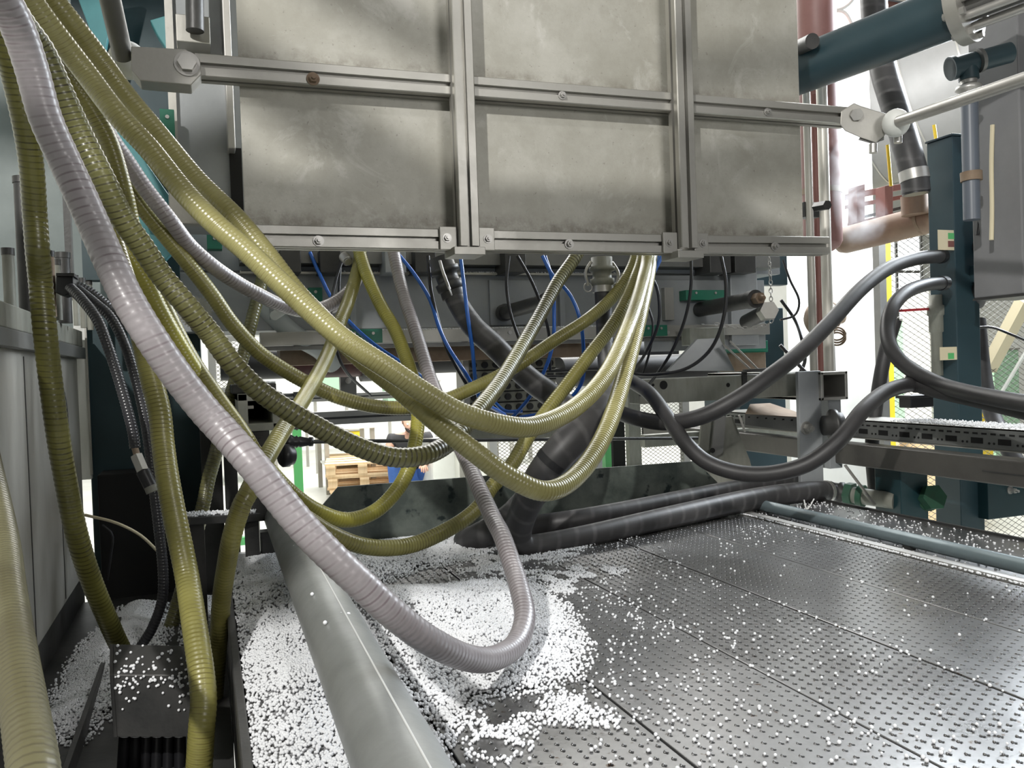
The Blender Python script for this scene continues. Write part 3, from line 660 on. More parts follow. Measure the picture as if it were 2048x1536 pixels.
nz = Thing('threaded_nipple', 'shiny threaded nipple left of the yellow hose below the bottom rail', 'fitting')
a, b = at(688, 513, 2.05), at(702, 530, 2.02); u = nrm(b-a)
nz.part('nipple_body', MB().lathe(a, u, sum([[(k*.003, .013), (k*.003+.0015, .011)] for k in range(9)], []), 20), STEEL); nz.part('nipple_end', MB().cyl(a+u*.026, a+u*.03, .009, n=18), STEEL); nz.end()

# ================================================================== HOSES
def hose(P, dia, m, label, name='ribbed_hose', rib=.035, pitch=.0062, n=16, group=None, cuff=None):
    pts = []
    for p in P:
        q = at(p[0], p[1], p[2]); r = dia/2 if len(p) < 4 else p[3]*p[2]/F/2
        pts.append([*q, r])
    mb = MB().tube(pts, None, n=n, rib=rib, pitch=pitch, step=.008, twist=1 if rib else 0)
    if cuff is None: return single(name, mb, m, label, 'hose', group)
    t = Thing(name, label, 'hose', group); t.part('hose_body', mb, m)
    for cn, i, ln, k, cm in cuff:
        Q, tt = catmull(np.array(pts), step=.01); j = min(len(Q)-2, int(i*len(Q))); u = nrm(Q[j+1, :3]-Q[j, :3])
        t.part(cn, MB().cyl(Q[j, :3]-u*ln/2, Q[j, :3]+u*ln/2, Q[j, 3]*k, n=24), cm)
    t.end(); return t.o
Dy = .0335
hose([(-60, -190, 1.15), (40, -80, 1.2), (130, 30, 1.25), (200, 120, 1.3), (253, 193, 1.32), (320, 273, 1.33), (393, 360, 1.33), (473, 438, 1.32), (532, 508, 1.32), (590, 582, 1.34), (634, 628, 1.36), (722, 716, 1.35), (795, 775, 1.33), (869, 840, 1.32), (950, 905, 1.32), (1020, 955, 1.33), (1095, 982, 1.36), (1160, 945, 1.44), (1213, 860, 1.55), (1252, 740, 1.7), (1282, 620, 1.85), (1300, 520, 2.0), (1300, 440, 2.08)], Dy, HYL, 'outer yellow hose of the thick pair, looping low under the big black sleeve')
hose([(-90, -190, 1.1), (10, -70, 1.15), (90, 40, 1.2), (167, 140, 1.25), (233, 227, 1.25), (300, 300, 1.26), (367, 383, 1.26), (433, 450, 1.25), (488, 497, 1.25), (546, 552, 1.25), (634, 633, 1.25), (693, 683, 1.25), (781, 740, 1.26), (850, 786, 1.28), (920, 825, 1.3), (1000, 849, 1.34), (1070, 852, 1.4), (1150, 815, 1.5), (1215, 745, 1.62), (1262, 640, 1.8), (1287, 560, 1.93), (1296, 515, 2.0), (1298, 440, 2.05)], Dy, HYL, 'inner yellow hose of the thick pair, swinging up before the black sleeve')
hose([(-90, -190, .95), (-20, -60, .98), (40, 40, 1.0), (83, 100, 1.03), (117, 173, 1.05), (160, 267, 1.07), (207, 360, 1.08), (244, 435, 1.1), (283, 491, 1.12), (325, 553, 1.14), (374, 612, 1.15), (423, 670, 1.17), (467, 730, 1.18), (517, 780, 1.2), (582, 824, 1.22), (634, 853, 1.24), (699, 886, 1.26), (765, 910, 1.28), (817, 915, 1.3), (869, 903, 1.34), (915, 870, 1.42), (955, 822, 1.5), (1000, 765, 1.62), (1040, 700, 1.74), (1080, 630, 1.86), (1115, 565, 1.95), (1150, 515, 2.0), (1185, 450, 2.05)], .031, HO, 'dirty olive hose with wide dark ribs sagging in front of the crouching man', rib=.06, pitch=.0085)
hose([(-60, -190, 1.35), (0, -60, 1.38), (67, 100, 1.4), (110, 200, 1.42), (143, 283, 1.42), (197, 400, 1.4), (244, 488, 1.4), (286, 556, 1.42), (319, 621, 1.44), (358, 690, 1.46), (407, 768, 1.48), (470, 855, 1.5), (541, 944, 1.52), (587, 990, 1.55), (634, 1022, 1.58), (693, 1040, 1.62), (751, 1022, 1.66), (795, 978, 1.7), (819, 932, 1.72), (831, 882, 1.75), (836, 835, 1.78), (834, 790, 1.8), (822, 745, 1.84), (808, 705, 1.88), (790, 660, 1.92), (760, 608, 1.96), (737, 558, 2.0), (722, 515, 2.03), (705, 450, 2.08)], .030, HYB, 'slim bright yellow hose making a U over the deflector plate')
hose([(-80, -190, 1.3), (-5, -50, 1.32), (60, 50, 1.34), (133, 150, 1.36), (185, 225, 1.38), (220, 290, 1.4), (247, 383, 1.42), (262, 450, 1.44), (285, 530, 1.46), (319, 595, 1.48), (351, 662, 1.48), (390, 732, 1.48), (439, 803, 1.47), (488, 872, 1.46), (530, 945, 1.46), (576, 1008, 1.46), (620, 1042, 1.46), (664, 1069, 1.47), (722, 1091, 1.5), (781, 1096, 1.53), (839, 1085, 1.57), (913, 1049, 1.62), (957, 1014, 1.65), (982, 976, 1.68), (1023, 930, 1.72), (1055, 876, 1.75), (1096, 819, 1.78), (1135, 769, 1.82), (1180, 709, 1.86), (1215, 664, 1.9), (1242, 622, 1.93), (1268, 565, 1.98), (1285, 515, 2.02), (1290, 440, 2.08)], .030, HY, 'slimmer yellow hose with the lowest yellow U, just above the beads')
hose([(-40, -190, 1.5), (30, -60, 1.52), (110, 90, 1.54), (180, 230, 1.56), (230, 330, 1.58), (277, 405, 1.6), (325, 465, 1.62), (374, 525, 1.64), (423, 588, 1.66), (465, 648, 1.68), (517, 704, 1.7), (569, 740, 1.72), (621, 769, 1.74), (673, 793, 1.76), (739, 811, 1.78), (795, 816, 1.8), (850, 811, 1.82), (896, 798, 1.84), (941, 779, 1.86), (1009, 746, 1.9), (1055, 718, 1.92), (1112, 679, 1.96), (1169, 643, 1.98), (1215, 605, 2.02), (1248, 565, 2.05), (1272, 515, 2.08), (1285, 440, 2.1)], .030, HY, 'highest hanging yellow hose, curving below the red sleeve and up right')
hose([(724, 440, 2.12), (719, 517, 2.06), (711, 555, 2.02), (696, 605, 1.95), (678, 649, 1.88), (658, 703, 1.82), (634, 752, 1.72), (605, 801, 1.6), (582, 836, 1.52), (561, 868, 1.46), (535, 912, 1.4), (515, 948, 1.36), (497, 985, 1.33), (482, 1014, 1.32), (464, 1072, 1.32), (453, 1131, 1.35), (444, 1190, 1.38), (440, 1245, 1.4), (434, 1310, 1.42), (426, 1418, 1.42), (418, 1521, 1.4), (410, 1640, 1.4)], .0305, HY, 'yellow hose crossing diagonally and dropping between the bed and the dark bracket')
hose([(180, 330, 1.32), (215, 450, 1.32), (250, 560, 1.3), (278, 650, 1.28), (303, 758, 1.26), (319, 823, 1.25), (326, 888, 1.24), (335, 955, 1.22), (352, 1045, 1.2), (373, 1148, 1.18), (389, 1252, 1.12), (402, 1340, 1.08), (407, 1400, 1.06), (403, 1460, 1.05), (398, 1540, 1.05), (390, 1660, 1.05)], .0325, HY, 'yellow hose hanging nearly straight down beside the dark corrugated conduit')
hose([(-80, -170, .95), (-30, -50, .98), (2, 50, 1.0), (17, 110, 1.02), (30, 160, 1.04), (50, 250, 1.06), (63, 333, 1.08), (70, 433, 1.1), (75, 500, 1.1), (81, 563, 1.12), (90, 660, 1.12), (101, 758, 1.13), (114, 856, 1.14), (128, 941, 1.16), (153, 1066, 1.19), (186, 1169, 1.25), (228, 1268, 1.33), (255, 1330, 1.38), (270, 1420, 1.4)], .0295, hose_mat('olive_yellow_hose', (.19, .18, .045), (.12, .115, .03), (.03, .025, .005), .008, .28, .3, .95), 'olive-yellow hose hanging down before the off-white cabinet at far left', pitch=.008, rib=.045)
hose([(-70, 700, 1.2), (-30, 900, 1.0), (4, 1066, .85), (17, 1190, .72), (33, 1314, .62), (52, 1438, .55), (70, 1560, .50), (80, 1700, .48)], .0290, hose_mat('brown_yellow_hose', (.15, .14, .075), (.11, .10, .05), (.06, .05, .03), .0065, .35, .2, .7), 'out of focus brownish hose closest to the viewer in the bottom left corner')
hose([(530, 520, 2.15), (524, 560, 2.12), (517, 590, 2.1), (508, 624, 2.08), (498, 665, 2.06), (487, 710, 2.04), (474, 750, 2.02), (459, 800, 2.0), (445, 850, 1.98), (432, 905, 1.96), (418, 955, 1.94), (408, 1003, 1.92), (393, 1066, 1.9), (375, 1140, 1.88), (355, 1210, 1.86), (335, 1285, 1.84), (330, 1380, 1.84)], .031, HO, 'dark grimy ribbed hose dropping behind the grey hose on the left', rib=.06, pitch=.0085)
hose([(-100, -190, .68), (-30, -70, .72), (30, 43, .76), (62, 133, .78), (90, 233, .79), (127, 317, .80), (160, 388, .80), (190, 455, .80), (218, 519, .79), (255, 597, .78), (300, 672, .78), (355, 752, .79), (407, 818, .80), (452, 868, .80), (503, 926, .79), (552, 988, .79), (607, 1055, .79), (664, 1114, .79), (726, 1172, .80), (790, 1231, .82), (860, 1282, .86), (929, 1314, .93), (983, 1318, 1.0), (1030, 1291, 1.08), (1049, 1241, 1.14), (1043, 1194, 1.2), (1026, 1135, 1.28), (1004, 1072, 1.36), (985, 1035, 1.42), (957, 974, 1.5), (934, 922, 1.58), (904, 861, 1.66), (880, 805, 1.74), (860, 756, 1.8), (848, 718, 1.84), (830, 660, 1.9), (807, 590, 1.98), (791, 523, 2.04), (775, 440, 2.1)], .0295, HG, 'thick lilac-grey ribbed hose sweeping across the foreground and looping down to the bed', name='suction_hose', rib=.03, pitch=.0085, n=24)
hose([(60, -40, 1.5), (140, 130, 1.52), (213, 262, 1.54), (250, 317, 1.56), (293, 380, 1.58), (340, 440, 1.6), (380, 492, 1.64), (429, 535, 1.68), (480, 569, 1.74), (517, 589, 1.78), (561, 610, 1.84), (610, 622, 1.9), (655, 612, 1.96), (690, 590, 2.0), (712, 560, 2.05), (722, 515, 2.12)], .030, HG, 'slimmer lilac-grey hose passing behind the yellow pair, left below the screen', name='suction_hose', rib=.035, pitch=.0075)

# black wrapped rubber hoses
BH = dict(name='rubber_hose', rib=0)
hose([(900, 575, 2.03, 40), (918, 611, 2.02, 42), (948, 655, 2.0, 46), (987, 691, 2.0, 47), (1021, 725, 2.0, 46), (1066, 764, 2.0, 48), (1112, 798, 2.0, 50), (1150, 840, 1.98, 54), (1130, 900, 1.94, 58), (1085, 965, 1.93, 58), (1030, 1028, 1.92, 58), (985, 1058, 1.87, 56), (950, 1077, 1.88, 54), (934, 1085, 1.905, 52), (932, 1083, 1.945, 50), (950, 1074, 1.98, 48), (1040, 1057, 2.01, 45), (1150, 1040, 2.0, 42), (1250, 1022, 2.06, 40), (1400, 992, 2.2, 38), (1540, 966, 2.35, 36), (1600, 958, 2.45, 34)], 0, HB, 'black wrapped hose slanting from the dark coupling and doubling back at the beads', cuff=[('tape_band', .3, .012, 1.03, BLACKP)], **BH)
hose([(1205, 565, 2.06, 34), (1208, 640, 2.05, 33), (1211, 700, 2.0, 35), (1218, 750, 1.9, 42), (1224, 785, 1.8, 58), (1195, 830, 1.72, 70), (1140, 885, 1.68, 74), (1088, 945, 1.68, 66), (1052, 1010, 1.74, 60), (1036, 1062, 1.80, 56), (1048, 1092, 1.815, 50), (1100, 1087, 1.84, 46), (1200, 1066, 1.90, 44), (1350, 1032, 2.03, 44), (1500, 1000, 2.2, 44), (1600, 985, 2.32, 42), (1660, 983, 2.4, 42)], 0, HB, 'fat black wrapped hose bending down from the pale coupling and running right along the bed', cuff=[('tape_band', .33, .015, 1.02, BLACKP), ('hose_clamp', .985, .012, 1.06, STEEL)], **BH)
hose([(1885, 512, 2.45), (1830, 518, 2.35), (1775, 538, 2.25), (1720, 580, 2.15), (1660, 645, 2.05), (1600, 705, 1.97), (1540, 752, 1.92), (1470, 800, 1.9), (1400, 834, 1.92), (1330, 845, 1.97), (1270, 836, 2.03), (1225, 820, 2.1)], .038, BLACK, 'smooth black hose arching from the teal post down across the rusty beam', cuff=[('end_collar', .01, .02, 1.12, BLACKP)], **BH)
hose([(1235, 745, 2.15), (1262, 762, 2.1), (1300, 788, 2.03), (1335, 835, 1.96), (1370, 885, 1.9), (1415, 925, 1.86), (1480, 946, 1.83), (1550, 946, 1.8), (1620, 925, 1.78), (1680, 878, 1.78), (1725, 822, 1.82), (1770, 785, 1.9), (1815, 770, 1.98), (1850, 768, 2.05)], .035, BLACK, 'smooth black hose sagging in a deep U below the square frame', cuff=[('end_collar', .985, .03, 1.15, BLACKP)], **BH)
hose([(1890, 566, 2.4), (1850, 570, 2.3), (1812, 585, 2.22), (1785, 615, 2.15), (1775, 660, 2.1), (1785, 702, 2.05), (1820, 738, 2.0), (1880, 769, 1.92), (1940, 786, 1.82), (2010, 800, 1.72), (2100, 815, 1.6)], .036, BLACK, 'black hose curling round in a C left of the teal post towards the right edge', cuff=[('elbow_collar', .02, .03, 1.15, BLACKP)], **BH)
hose([(1828, 765, 2.0), (1880, 780, 1.93), (1960, 798, 1.83), (2060, 822, 1.7), (2150, 842, 1.6)], .042, BLACK, 'thick black hose leaving the right edge below the C-shaped one', cuff=[('end_cap', .01, .02, 1.1, BLACKP)], **BH)
hose([(1790, 640, 2.5), (1772, 700, 2.5), (1760, 760, 2.5), (1750, 830, 2.5), (1744, 900, 2.5), (1750, 980, 2.5)], .04, BLACK, 'black hose dropping straight behind the C-shaped hose left of the yellow fence edge', **BH)
hose([(1745, -60, 2.6), (1752, 60, 2.6), (1770, 150, 2.55), (1795, 230, 2.5), (1815, 300, 2.46), (1828, 350, 2.45), (1832, 385, 2.45)], .078, HB, 'thick black wrapped hose behind the teal cylinder ending in a clamp above the tan pipe', cuff=[('hose_clamp', .93, .03, 1.05, STEEL), ('collar', .985, .03, .95, BLACKP)], **BH)
hose([(1955, 640, 2.75), (1965, 740, 2.7), (1985, 830, 2.62), (2030, 920, 2.5), (2080, 990, 2.45)], .05, BLACK, 'black hose running down behind the teal post at the far right', **BH)

# corrugated conduits on the left
hose([(140, 575, 1.62), (165, 600, 1.6), (195, 640, 1.58), (215, 690, 1.57), (235, 750, 1.57), (255, 820, 1.57), (266, 865, 1.57), (270, 896, 1.57)], .0195, HC, 'left black corrugated conduit ending at a pale connector', name='corrugated_conduit', rib=.10, pitch=.006)
hose([(155, 578, 1.66), (190, 606, 1.64), (222, 636, 1.63), (250, 690, 1.62), (272, 760, 1.62), (288, 830, 1.62), (299, 900, 1.62), (308, 980, 1.62), (318, 1060, 1.62), (326, 1140, 1.62), (324, 1200, 1.62), (305, 1255, 1.62), (280, 1295, 1.62)], .019, HC, 'right black corrugated conduit hanging down to the bead trough', name='corrugated_conduit', rib=.10, pitch=.006)
hose([(140, 568, 1.7), (180, 585, 1.72), (225, 622, 1.74), (262, 655, 1.76), (300, 690, 1.8)], .022, HC, 'short black corrugated conduit slanting behind the thick lilac hose', name='corrugated_conduit', rib=.10, pitch=.006)
cn = Thing('cable_connector', 'pale metal connector with black sleeve hanging under the left corrugated conduit', 'connector')
cn.part('cable_stub', MB().cyl(at(268, 890, 1.57), at(275, 914, 1.56), .006, n=14), RUST)
cn.part('metal_shell', MB().cyl(at(273, 912, 1.56), at(286, 943, 1.55), .0115, n=6), ALU); cn.part('rubber_sleeve', MB().cyl(at(286, 942, 1.55), at(301, 972, 1.55), .0125, n=20), BLACKP)
cn.part('ring', MB().cyl(at(300, 970, 1.55), at(306, 984, 1.55), .012, n=20), GRIME); cn.end()

# blue air tubes and thin black cables
def wire(P, r, m, label, name, cat, g=None):
    single(name, MB().tube([at(*p) for p in P], r, n=8, step=.012), m, label, cat, g)
BT = [
 ([(620, 505, 2.2), (640, 550, 2.18), (665, 600, 2.15), (700, 645, 2.1), (750, 690, 2.06), (810, 730, 2.05), (860, 765, 2.05)], 'blue air tube running left of all the others down behind the yellow hoses'),
 ([(798, 510, 2.1), (830, 550, 2.08), (860, 600, 2.05), (880, 660, 2.03), (900, 700, 2.03), (930, 745, 2.03), (965, 800, 2.1), (1010, 830, 2.2)], 'blue air tube curving from right of the lilac hose past the slanting black hose'),
 ([(921, 512, 2.0), (928, 570, 1.98), (935, 630, 1.97), (945, 700, 1.98), (952, 770, 2.0), (965, 815, 2.05), (985, 830, 2.1)], 'blue air tube hanging straight over the slanting black hose'),
 ([(1085, 512, 2.05), (1105, 550, 2.04), (1140, 590, 2.04), (1160, 640, 2.04), (1167, 700, 2.05), (1165, 760, 2.06), (1140, 800, 2.08)], 'blue air tube bowing out right of the olive hose'),
 ([(1090, 512, 2.12), (1104, 560, 2.12), (1108, 620, 2.12), (1105, 690, 2.12), (1085, 750, 2.12), (1055, 800, 2.14), (1015, 845, 2.15)], 'blue air tube going down left below the manifold ports'),
 ([(1325, 508, 2.0), (1305, 550, 1.98), (1275, 605, 1.96), (1255, 660, 1.95), (1235, 710, 1.95), (1220, 760, 1.98), (1160, 800, 2.05), (1090, 830, 2.15)], 'blue air tube nearest the pale hoses in the right bunch'),
 ([(1318, 508, 2.04), (1290, 560, 2.03), (1262, 620, 2.02), (1245, 670, 2.02), (1228, 720, 2.03), (1215, 770, 2.05), (1150, 815, 2.12), (1040, 835, 2.2)], 'blue air tube in the middle of the right bunch'),
 ([(1310, 508, 2.08), (1285, 580, 2.08), (1268, 640, 2.07), (1240, 700, 2.08), (1225, 730, 2.1), (1180, 790, 2.14), (1120, 810, 2.2)], 'blue air tube at the back of the right bunch'),
 ([(1296, 600, 2.0), (1280, 670, 1.98), (1260, 720, 1.97), (1235, 770, 2.0), (1220, 790, 2.05)], 'short blue air tube showing between the two pale hoses'),
 ([(985, 800, 2.3), (1010, 822, 2.25), (1045, 822, 2.25)], 'tiny bright blue tube end across the manifold')]
for P, lb in BT: wire(P, .0048, BLUEH, lb, 'air_tube', 'tube')
BC = [
 ([(688, 512, 2.15), (672, 560, 2.12), (662, 620, 2.1), (668, 680, 2.1), (690, 740, 2.15), (740, 790, 2.3)], 'thin black cable left of the crossing yellow hose', .004),
 ([(683, 512, 2.18), (679, 560, 2.16), (678, 610, 2.14), (680, 640, 2.14)], 'short thin black cable beside the threaded nipple', .0035),
 ([(856, 512, 2.06), (862, 580, 2.05), (876, 640, 2.04), (895, 700, 2.04), (925, 755, 2.04), (945, 790, 2.08)], 'thin black cable beside the blue tube over the dark beam', .0045),
 ([(1018, 512, 2.05), (1013, 570, 2.04), (1022, 630, 2.04), (1042, 690, 2.05), (1055, 740, 2.1)], 'thin black cable bowing in front of the left spindle', .004),
 ([(1035, 512, 2.1), (1062, 560, 2.1), (1082, 610, 2.1), (1098, 670, 2.12), (1100, 740, 2.15)], 'thin black cable passing behind the left spindle', .004),
 ([(1262, 515, 2.15), (1295, 545, 2.12), (1315, 580, 2.1), (1318, 640, 2.1), (1300, 690, 2.12), (1270, 740, 2.2)], 'thin black cable looping just right of the pale hoses', .004),
 ([(1295, 610, 2.2), (1306, 650, 2.2), (1300, 700, 2.2), (1285, 750, 2.25)], 'short thin black cable crossing the looped one', .0035),
 ([(1382, 512, 2.08), (1382, 570, 2.07), (1372, 630, 2.08), (1350, 690, 2.1), (1320, 740, 2.15), (1280, 790, 2.25)], 'thin black cable passing in front of the green block', .004),
 ([(1442, 512, 2.05), (1452, 570, 2.04), (1446, 640, 2.04), (1420, 700, 2.05), (1370, 738, 2.08), (1300, 750, 2.12), (1240, 745, 2.2)], 'black cable making the widest loop under the right spindle', .0045),
 ([(1040, 745, 2.4), (1120, 742, 2.38), (1200, 738, 2.36), (1280, 748, 2.3)], 'black cable lying across the middle of the manifold', .004),
 ([(900, 800, 2.3), (960, 770, 2.3), (1040, 755, 2.32), (1150, 752, 2.35)], 'black cable fanning left over the manifold', .004),
 ([(1566, 520, 2.9), (1580, 560, 2.9), (1598, 600, 2.9), (1590, 630, 2.9), (1560, 640, 2.9)], 'thin grey cable loop hanging on the white column', .004),
 ([(1562, 600, 2.95), (1590, 640, 2.95), (1604, 680, 2.9), (1610, 720, 2.9), (1600, 745, 2.9)], 'thin black cable curving down left of the steel guide rods', .006),
 ([(1560, 690, 2.8), (1590, 722, 2.8), (1612, 745, 2.8)], 'short black cable in front of the green wall panel', .006),
 ([(170, 1030, 1.9), (230, 1045, 1.9), (280, 1070, 1.92), (318, 1105, 1.95)], 'thin beige cable in the dark gap at lower left', .0035),
 ([(205, 1050, 2.0), (225, 1070, 2.0), (222, 1110, 2.0), (215, 1160, 2.0)], 'thin dark cable hooked in the gap at lower left', .003),
 ([(1955, 655, 2.6), (1985, 655, 2.55), (2020, 668, 2.5), (2060, 685, 2.5)], 'thin black cable leaving the post to the right edge over the mesh', .004),
 ([(2000, 240, 2.3), (1985, 330, 2.3), (1965, 400, 2.3), (1955, 470, 2.3)], 'black cable beside the grey column at the top right', .005),
 ([(1985, 250, 2.2), (1983, 330, 2.2), (1984, 420, 2.2), (1983, 480, 2.2)], 'straight cream air line in front of the mesh at right', .0055)]
for P, lb, r in BC: wire(P, r, BLACKP if 'cream' not in lb and 'beige' not in lb else LABELM, lb, 'cable', 'cable')
for k, (P, lb) in enumerate([([(1665, 20, 3.0), (1690, 25, 3.0), (1705, 50, 3.0), (1715, 75, 3.0)], 'lower pale cable loop above the teal cylinder'), ([(1668, 22, 3.0), (1690, 15, 3.0), (1710, -5, 3.0), (1722, -40, 3.0)], 'upper pale cable loop above the teal cylinder')]):
    wire(P, .006, WHITE, lb, 'cable', 'cable')

# ================================================================== LEFT MACHINE PARTS
lc = Thing('steel_column', 'blue-grey steel column with welded rib left of the hanging screen', 'column')
lc.part('column_face', ybox(334, -160, 486, 452, 1.96, .12), GREYB, b=.002)
lc.part('shadow_gap', ybox(462, 296, 486, 470, 1.945, .015), SLOT); lc.part('pale_edge', ybox(334, -160, 350, 440, 1.945, .015), ALU)
lc.part('welded_rib', ybox(447, -160, 462, 296, 1.90, .06), STEEL, b=.002)
lc.part('rib_tab', MB().prism([at(458, 62, 1.88), at(482, 80, 1.88), at(482, 86, 1.88), at(458, 72, 1.88)], (0, .01, 0)), ALU)
lc.part('base_plate', ybox(352, 30, 420, 85, 1.88, .08), ALU, b=.002)
lc.part('peg', MB().cyl(at(388, -90, 1.735), at(390, 62, 1.735), .018, n=24), DSTEEL)
lc.part('foot_plate', ybox(338, 382, 420, 448, 1.93, .03), ALU, b=.002); lc.end()
ep = Thing('enclosure_panel', 'pale grey-green enclosure panel at the upper left behind the hanging hoses', 'panel')
ep.part('panel_sheet', MB().box(-1.0, -.17, 2.95, 2.98, 1.2, 2.9), mat('grey_green_paint', (.22, .26, .25), .5, 0, (.15, .18, .175), 3, .2)); ep.part('panel_post', ybox(128, 330, 142, 600, 2.7, .03), DSTEEL)
ep.part('panel_leg', MB().box(-.95, -.90, 2.95, 2.99, 0, 1.2), DSTEEL); ep.end()
tc_ = Thing('teal_press_frame', 'teal painted machine frame behind the hose bundle on the left', 'frame')
tc_.part('back_panel', ybox(150, -160, 345, 560, 2.30, .05), TEALD)
tc_.part('brace', MB().prism([at(*p, 1.97) for p in ((205, 235), (240, 250), (345, 400), (345, 480), (300, 470))], (0, .04, 0)), TEAL, b=.002)
tc_.part('brace', MB().prism([at(*p, 1.97) for p in ((255, 385), (280, 400), (350, 500), (330, 520), (260, 470))], (0, .04, 0)), TEAL, b=.002)
tc_.part('brace', MB().prism([at(*p, 1.97) for p in ((150, -20), (240, -60), (210, 100), (180, 60))], (0, .03, 0)), TEAL, b=.002)
tc_.part('brace', MB().prism([at(*p, 1.97) for p in ((300, 40), (334, 30), (334, 100), (315, 70))], (0, .03, 0)), TEAL, b=.002)
tc_.part('strut', MB().cyl(at(292, -60, 2.15), at(302, 90, 2.15), .012, n=16), BLACKP); tc_.end()
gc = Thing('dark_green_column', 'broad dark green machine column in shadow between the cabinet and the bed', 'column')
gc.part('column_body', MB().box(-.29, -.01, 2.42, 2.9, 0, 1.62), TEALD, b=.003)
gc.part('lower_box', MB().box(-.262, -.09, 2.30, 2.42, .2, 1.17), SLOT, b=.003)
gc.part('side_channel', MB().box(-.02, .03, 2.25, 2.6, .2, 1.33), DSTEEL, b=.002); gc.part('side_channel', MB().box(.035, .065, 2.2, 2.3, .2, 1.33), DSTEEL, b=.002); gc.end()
wp = Thing('white_post', 'narrow bright white post behind the corrugated conduits', 'post')
wp.part('post_body', ybox(152, 600, 176, 960, 2.40, .02), WHITE, b=.002); wp.part('post_edge', ybox(174, 600, 178, 950, 2.39, .01), ALU); wp.end()
cab = Thing('off_white_cabinet', 'scratched off-white cabinet side at the left edge behind the hanging hose', 'cabinet')
XC = -.30
cab.part('side_panel', MB().box(XC-.6, XC, .9, 2.34, .93, 1.49), CABW, b=.004)
cab.part('top_rail', MB().box(XC-.08, XC+.012, .9, 2.36, 1.49, 1.53), GRIME, b=.002)
cab.part('rail_lip', MB().box(XC-.03, XC+.018, .9, 2.36, 1.46, 1.488), ALUB, b=.001)
for k in range(3): cab.part('panel_seam', MB().box(XC-.001, XC+.0012, 1.35+k*.33, 1.354+k*.33, .94, 1.45), DSTEEL)
cab.part('plinth', MB().box(XC-.5, XC-.006, .9, 2.34, .0, .93), DSTEEL)
cab.part('door_handle', MB().tube([(XC+.002, 1.93, 1.42), (XC+.022, 1.95, 1.38), (XC+.024, 1.95, 1.28), (XC+.002, 1.93, 1.22)], .0035, n=8), DSTEEL)
cab.end()
for k, (px, py, wd, h, m) in enumerate([(14, 470, 22, 110, GRIME), (52, 500, 34, 260, DSTEEL), (100, 520, 16, 120, RUST), (112, 525, 16, 110, GRIME), (126, 530, 26, 130, DSTEEL), (150, 560, 12, 90, GRIME), (164, 565, 12, 90, GRIME), (178, 575, 12, 90, GRIME)]):
    d_ = 1.45+k*.09; q = oz(px, py+10, 1.53); q = at(px, py, d_); dz = h*d_/F
    lb = ['leftmost grimy rod on the cabinet rail', 'thick shiny dark cylinder on the cabinet rail left of the olive hose', 'rusty thin rod just right of the olive hose', 'second thin rod right of the olive hose', 'thick dark cylinder standing above the black clamp', 'first of the slim pale rods beside the dark column', 'middle slim pale rod beside the dark column', 'last slim pale rod beside the dark column'][k]
    t = Thing('actuator_rod', lb, 'rod'); q = np.array([q[0], q[1], 1.53]); r = wd*d_/F/2
    t.part('barrel', MB().cyl(q, q+np.array([0, 0, dz]), r, n=24), m); t.part('rod_cap', MB().cyl(q+np.array([0, 0, dz]), q+np.array([0, 0, dz+.012]), r*1.1, n=24), DSTEEL); t.end()
cb = Thing('cable_clamp', 'black block clamp holding the corrugated conduits below the cylinders', 'clamp')
cb.part('clamp_body', MB().prism([at(*p, 1.62) for p in ((112, 552), (146, 552), (146, 585), (128, 592), (110, 585))], (0, .05, 0)), BLACKP, b=.002)
cb.part('clamp_lid', MB().prism([at(*p, 1.61) for p in ((112, 546), (148, 546), (148, 552), (112, 552))], (0, .06, 0)), DSTEEL); cb.end()
# bead trough at lower left
ZT_ = .86
tr = Thing('bead_trough', 'dark trough floor full of white beads between the cabinet and the bed', 'trough')
tr.part('trough_floor', MB().box(-.34, .016, .9, 2.3, ZT_-.02, ZT_), DSTEEL)
tr.part('trough_wall', MB().box(-.35, -.34, .9, 2.3, ZT_-.02, ZT_+.10), GRIME)
tr.part('inner_rib', MB().box(-.20, -.192, .9, 2.0, ZT_, ZT_+.03), DSTEEL, b=.001); tr.end()
N4 = 60000; x = rng.uniform(-.335, .01, N4); y = rng.uniform(1.05, 2.25, N4)
TP = [[(-.27, 1.45), (-.20, 1.4), (-.14, 1.6), (-.10, 1.9), (-.12, 2.2), (-.2, 2.22), (-.26, 1.9)], [(-.06, 1.6), (.0, 1.6), (.0, 2.2), (-.06, 2.2)]]
dd = np.maximum(seg_in(TP[0], x, y), seg_in(TP[1], x, y)); hh = np.clip(dd/.06, 0, 1)*.03*(.5+vn(x, y, 8))
k = rng.random(N4) < np.clip((dd+.02)/.05, 0, 1)*.9; beads('foam_beads', np.c_[x[k], y[k], ZT_+.0018+hh[k]], 'white foam beads heaped in the dark trough at lower left')
gx, gy = np.meshgrid(np.linspace(-.335, .01, 50), np.linspace(1.05, 2.25, 140)); fx_, fy_ = gx.ravel(), gy.ravel()
dd = np.maximum(seg_in(TP[0], fx_, fy_), seg_in(TP[1], fx_, fy_)); hh = np.clip(dd/.06, 0, 1)*.03*(.5+vn(fx_, fy_, 8)); vid = np.arange(gx.size).reshape(gx.shape)
pm = MB(); pm.v = [(a, b, ZT_+h-.001) for a, b, h in zip(fx_, fy_, hh)]
for i in range(gx.shape[0]-1):
    for j in range(gx.shape[1]-1):
        q = (vid[i, j], vid[i, j+1], vid[i+1, j+1], vid[i+1, j])
        if all(hh[k] > .002 for k in q): pm.f.append(tuple(int(k) for k in q)); pm.sm.append(True)
single('bead_drift', pm, PILE, 'packed heap of white beads in the trough beside the off-white cabinet', 'beads', kind='stuff')
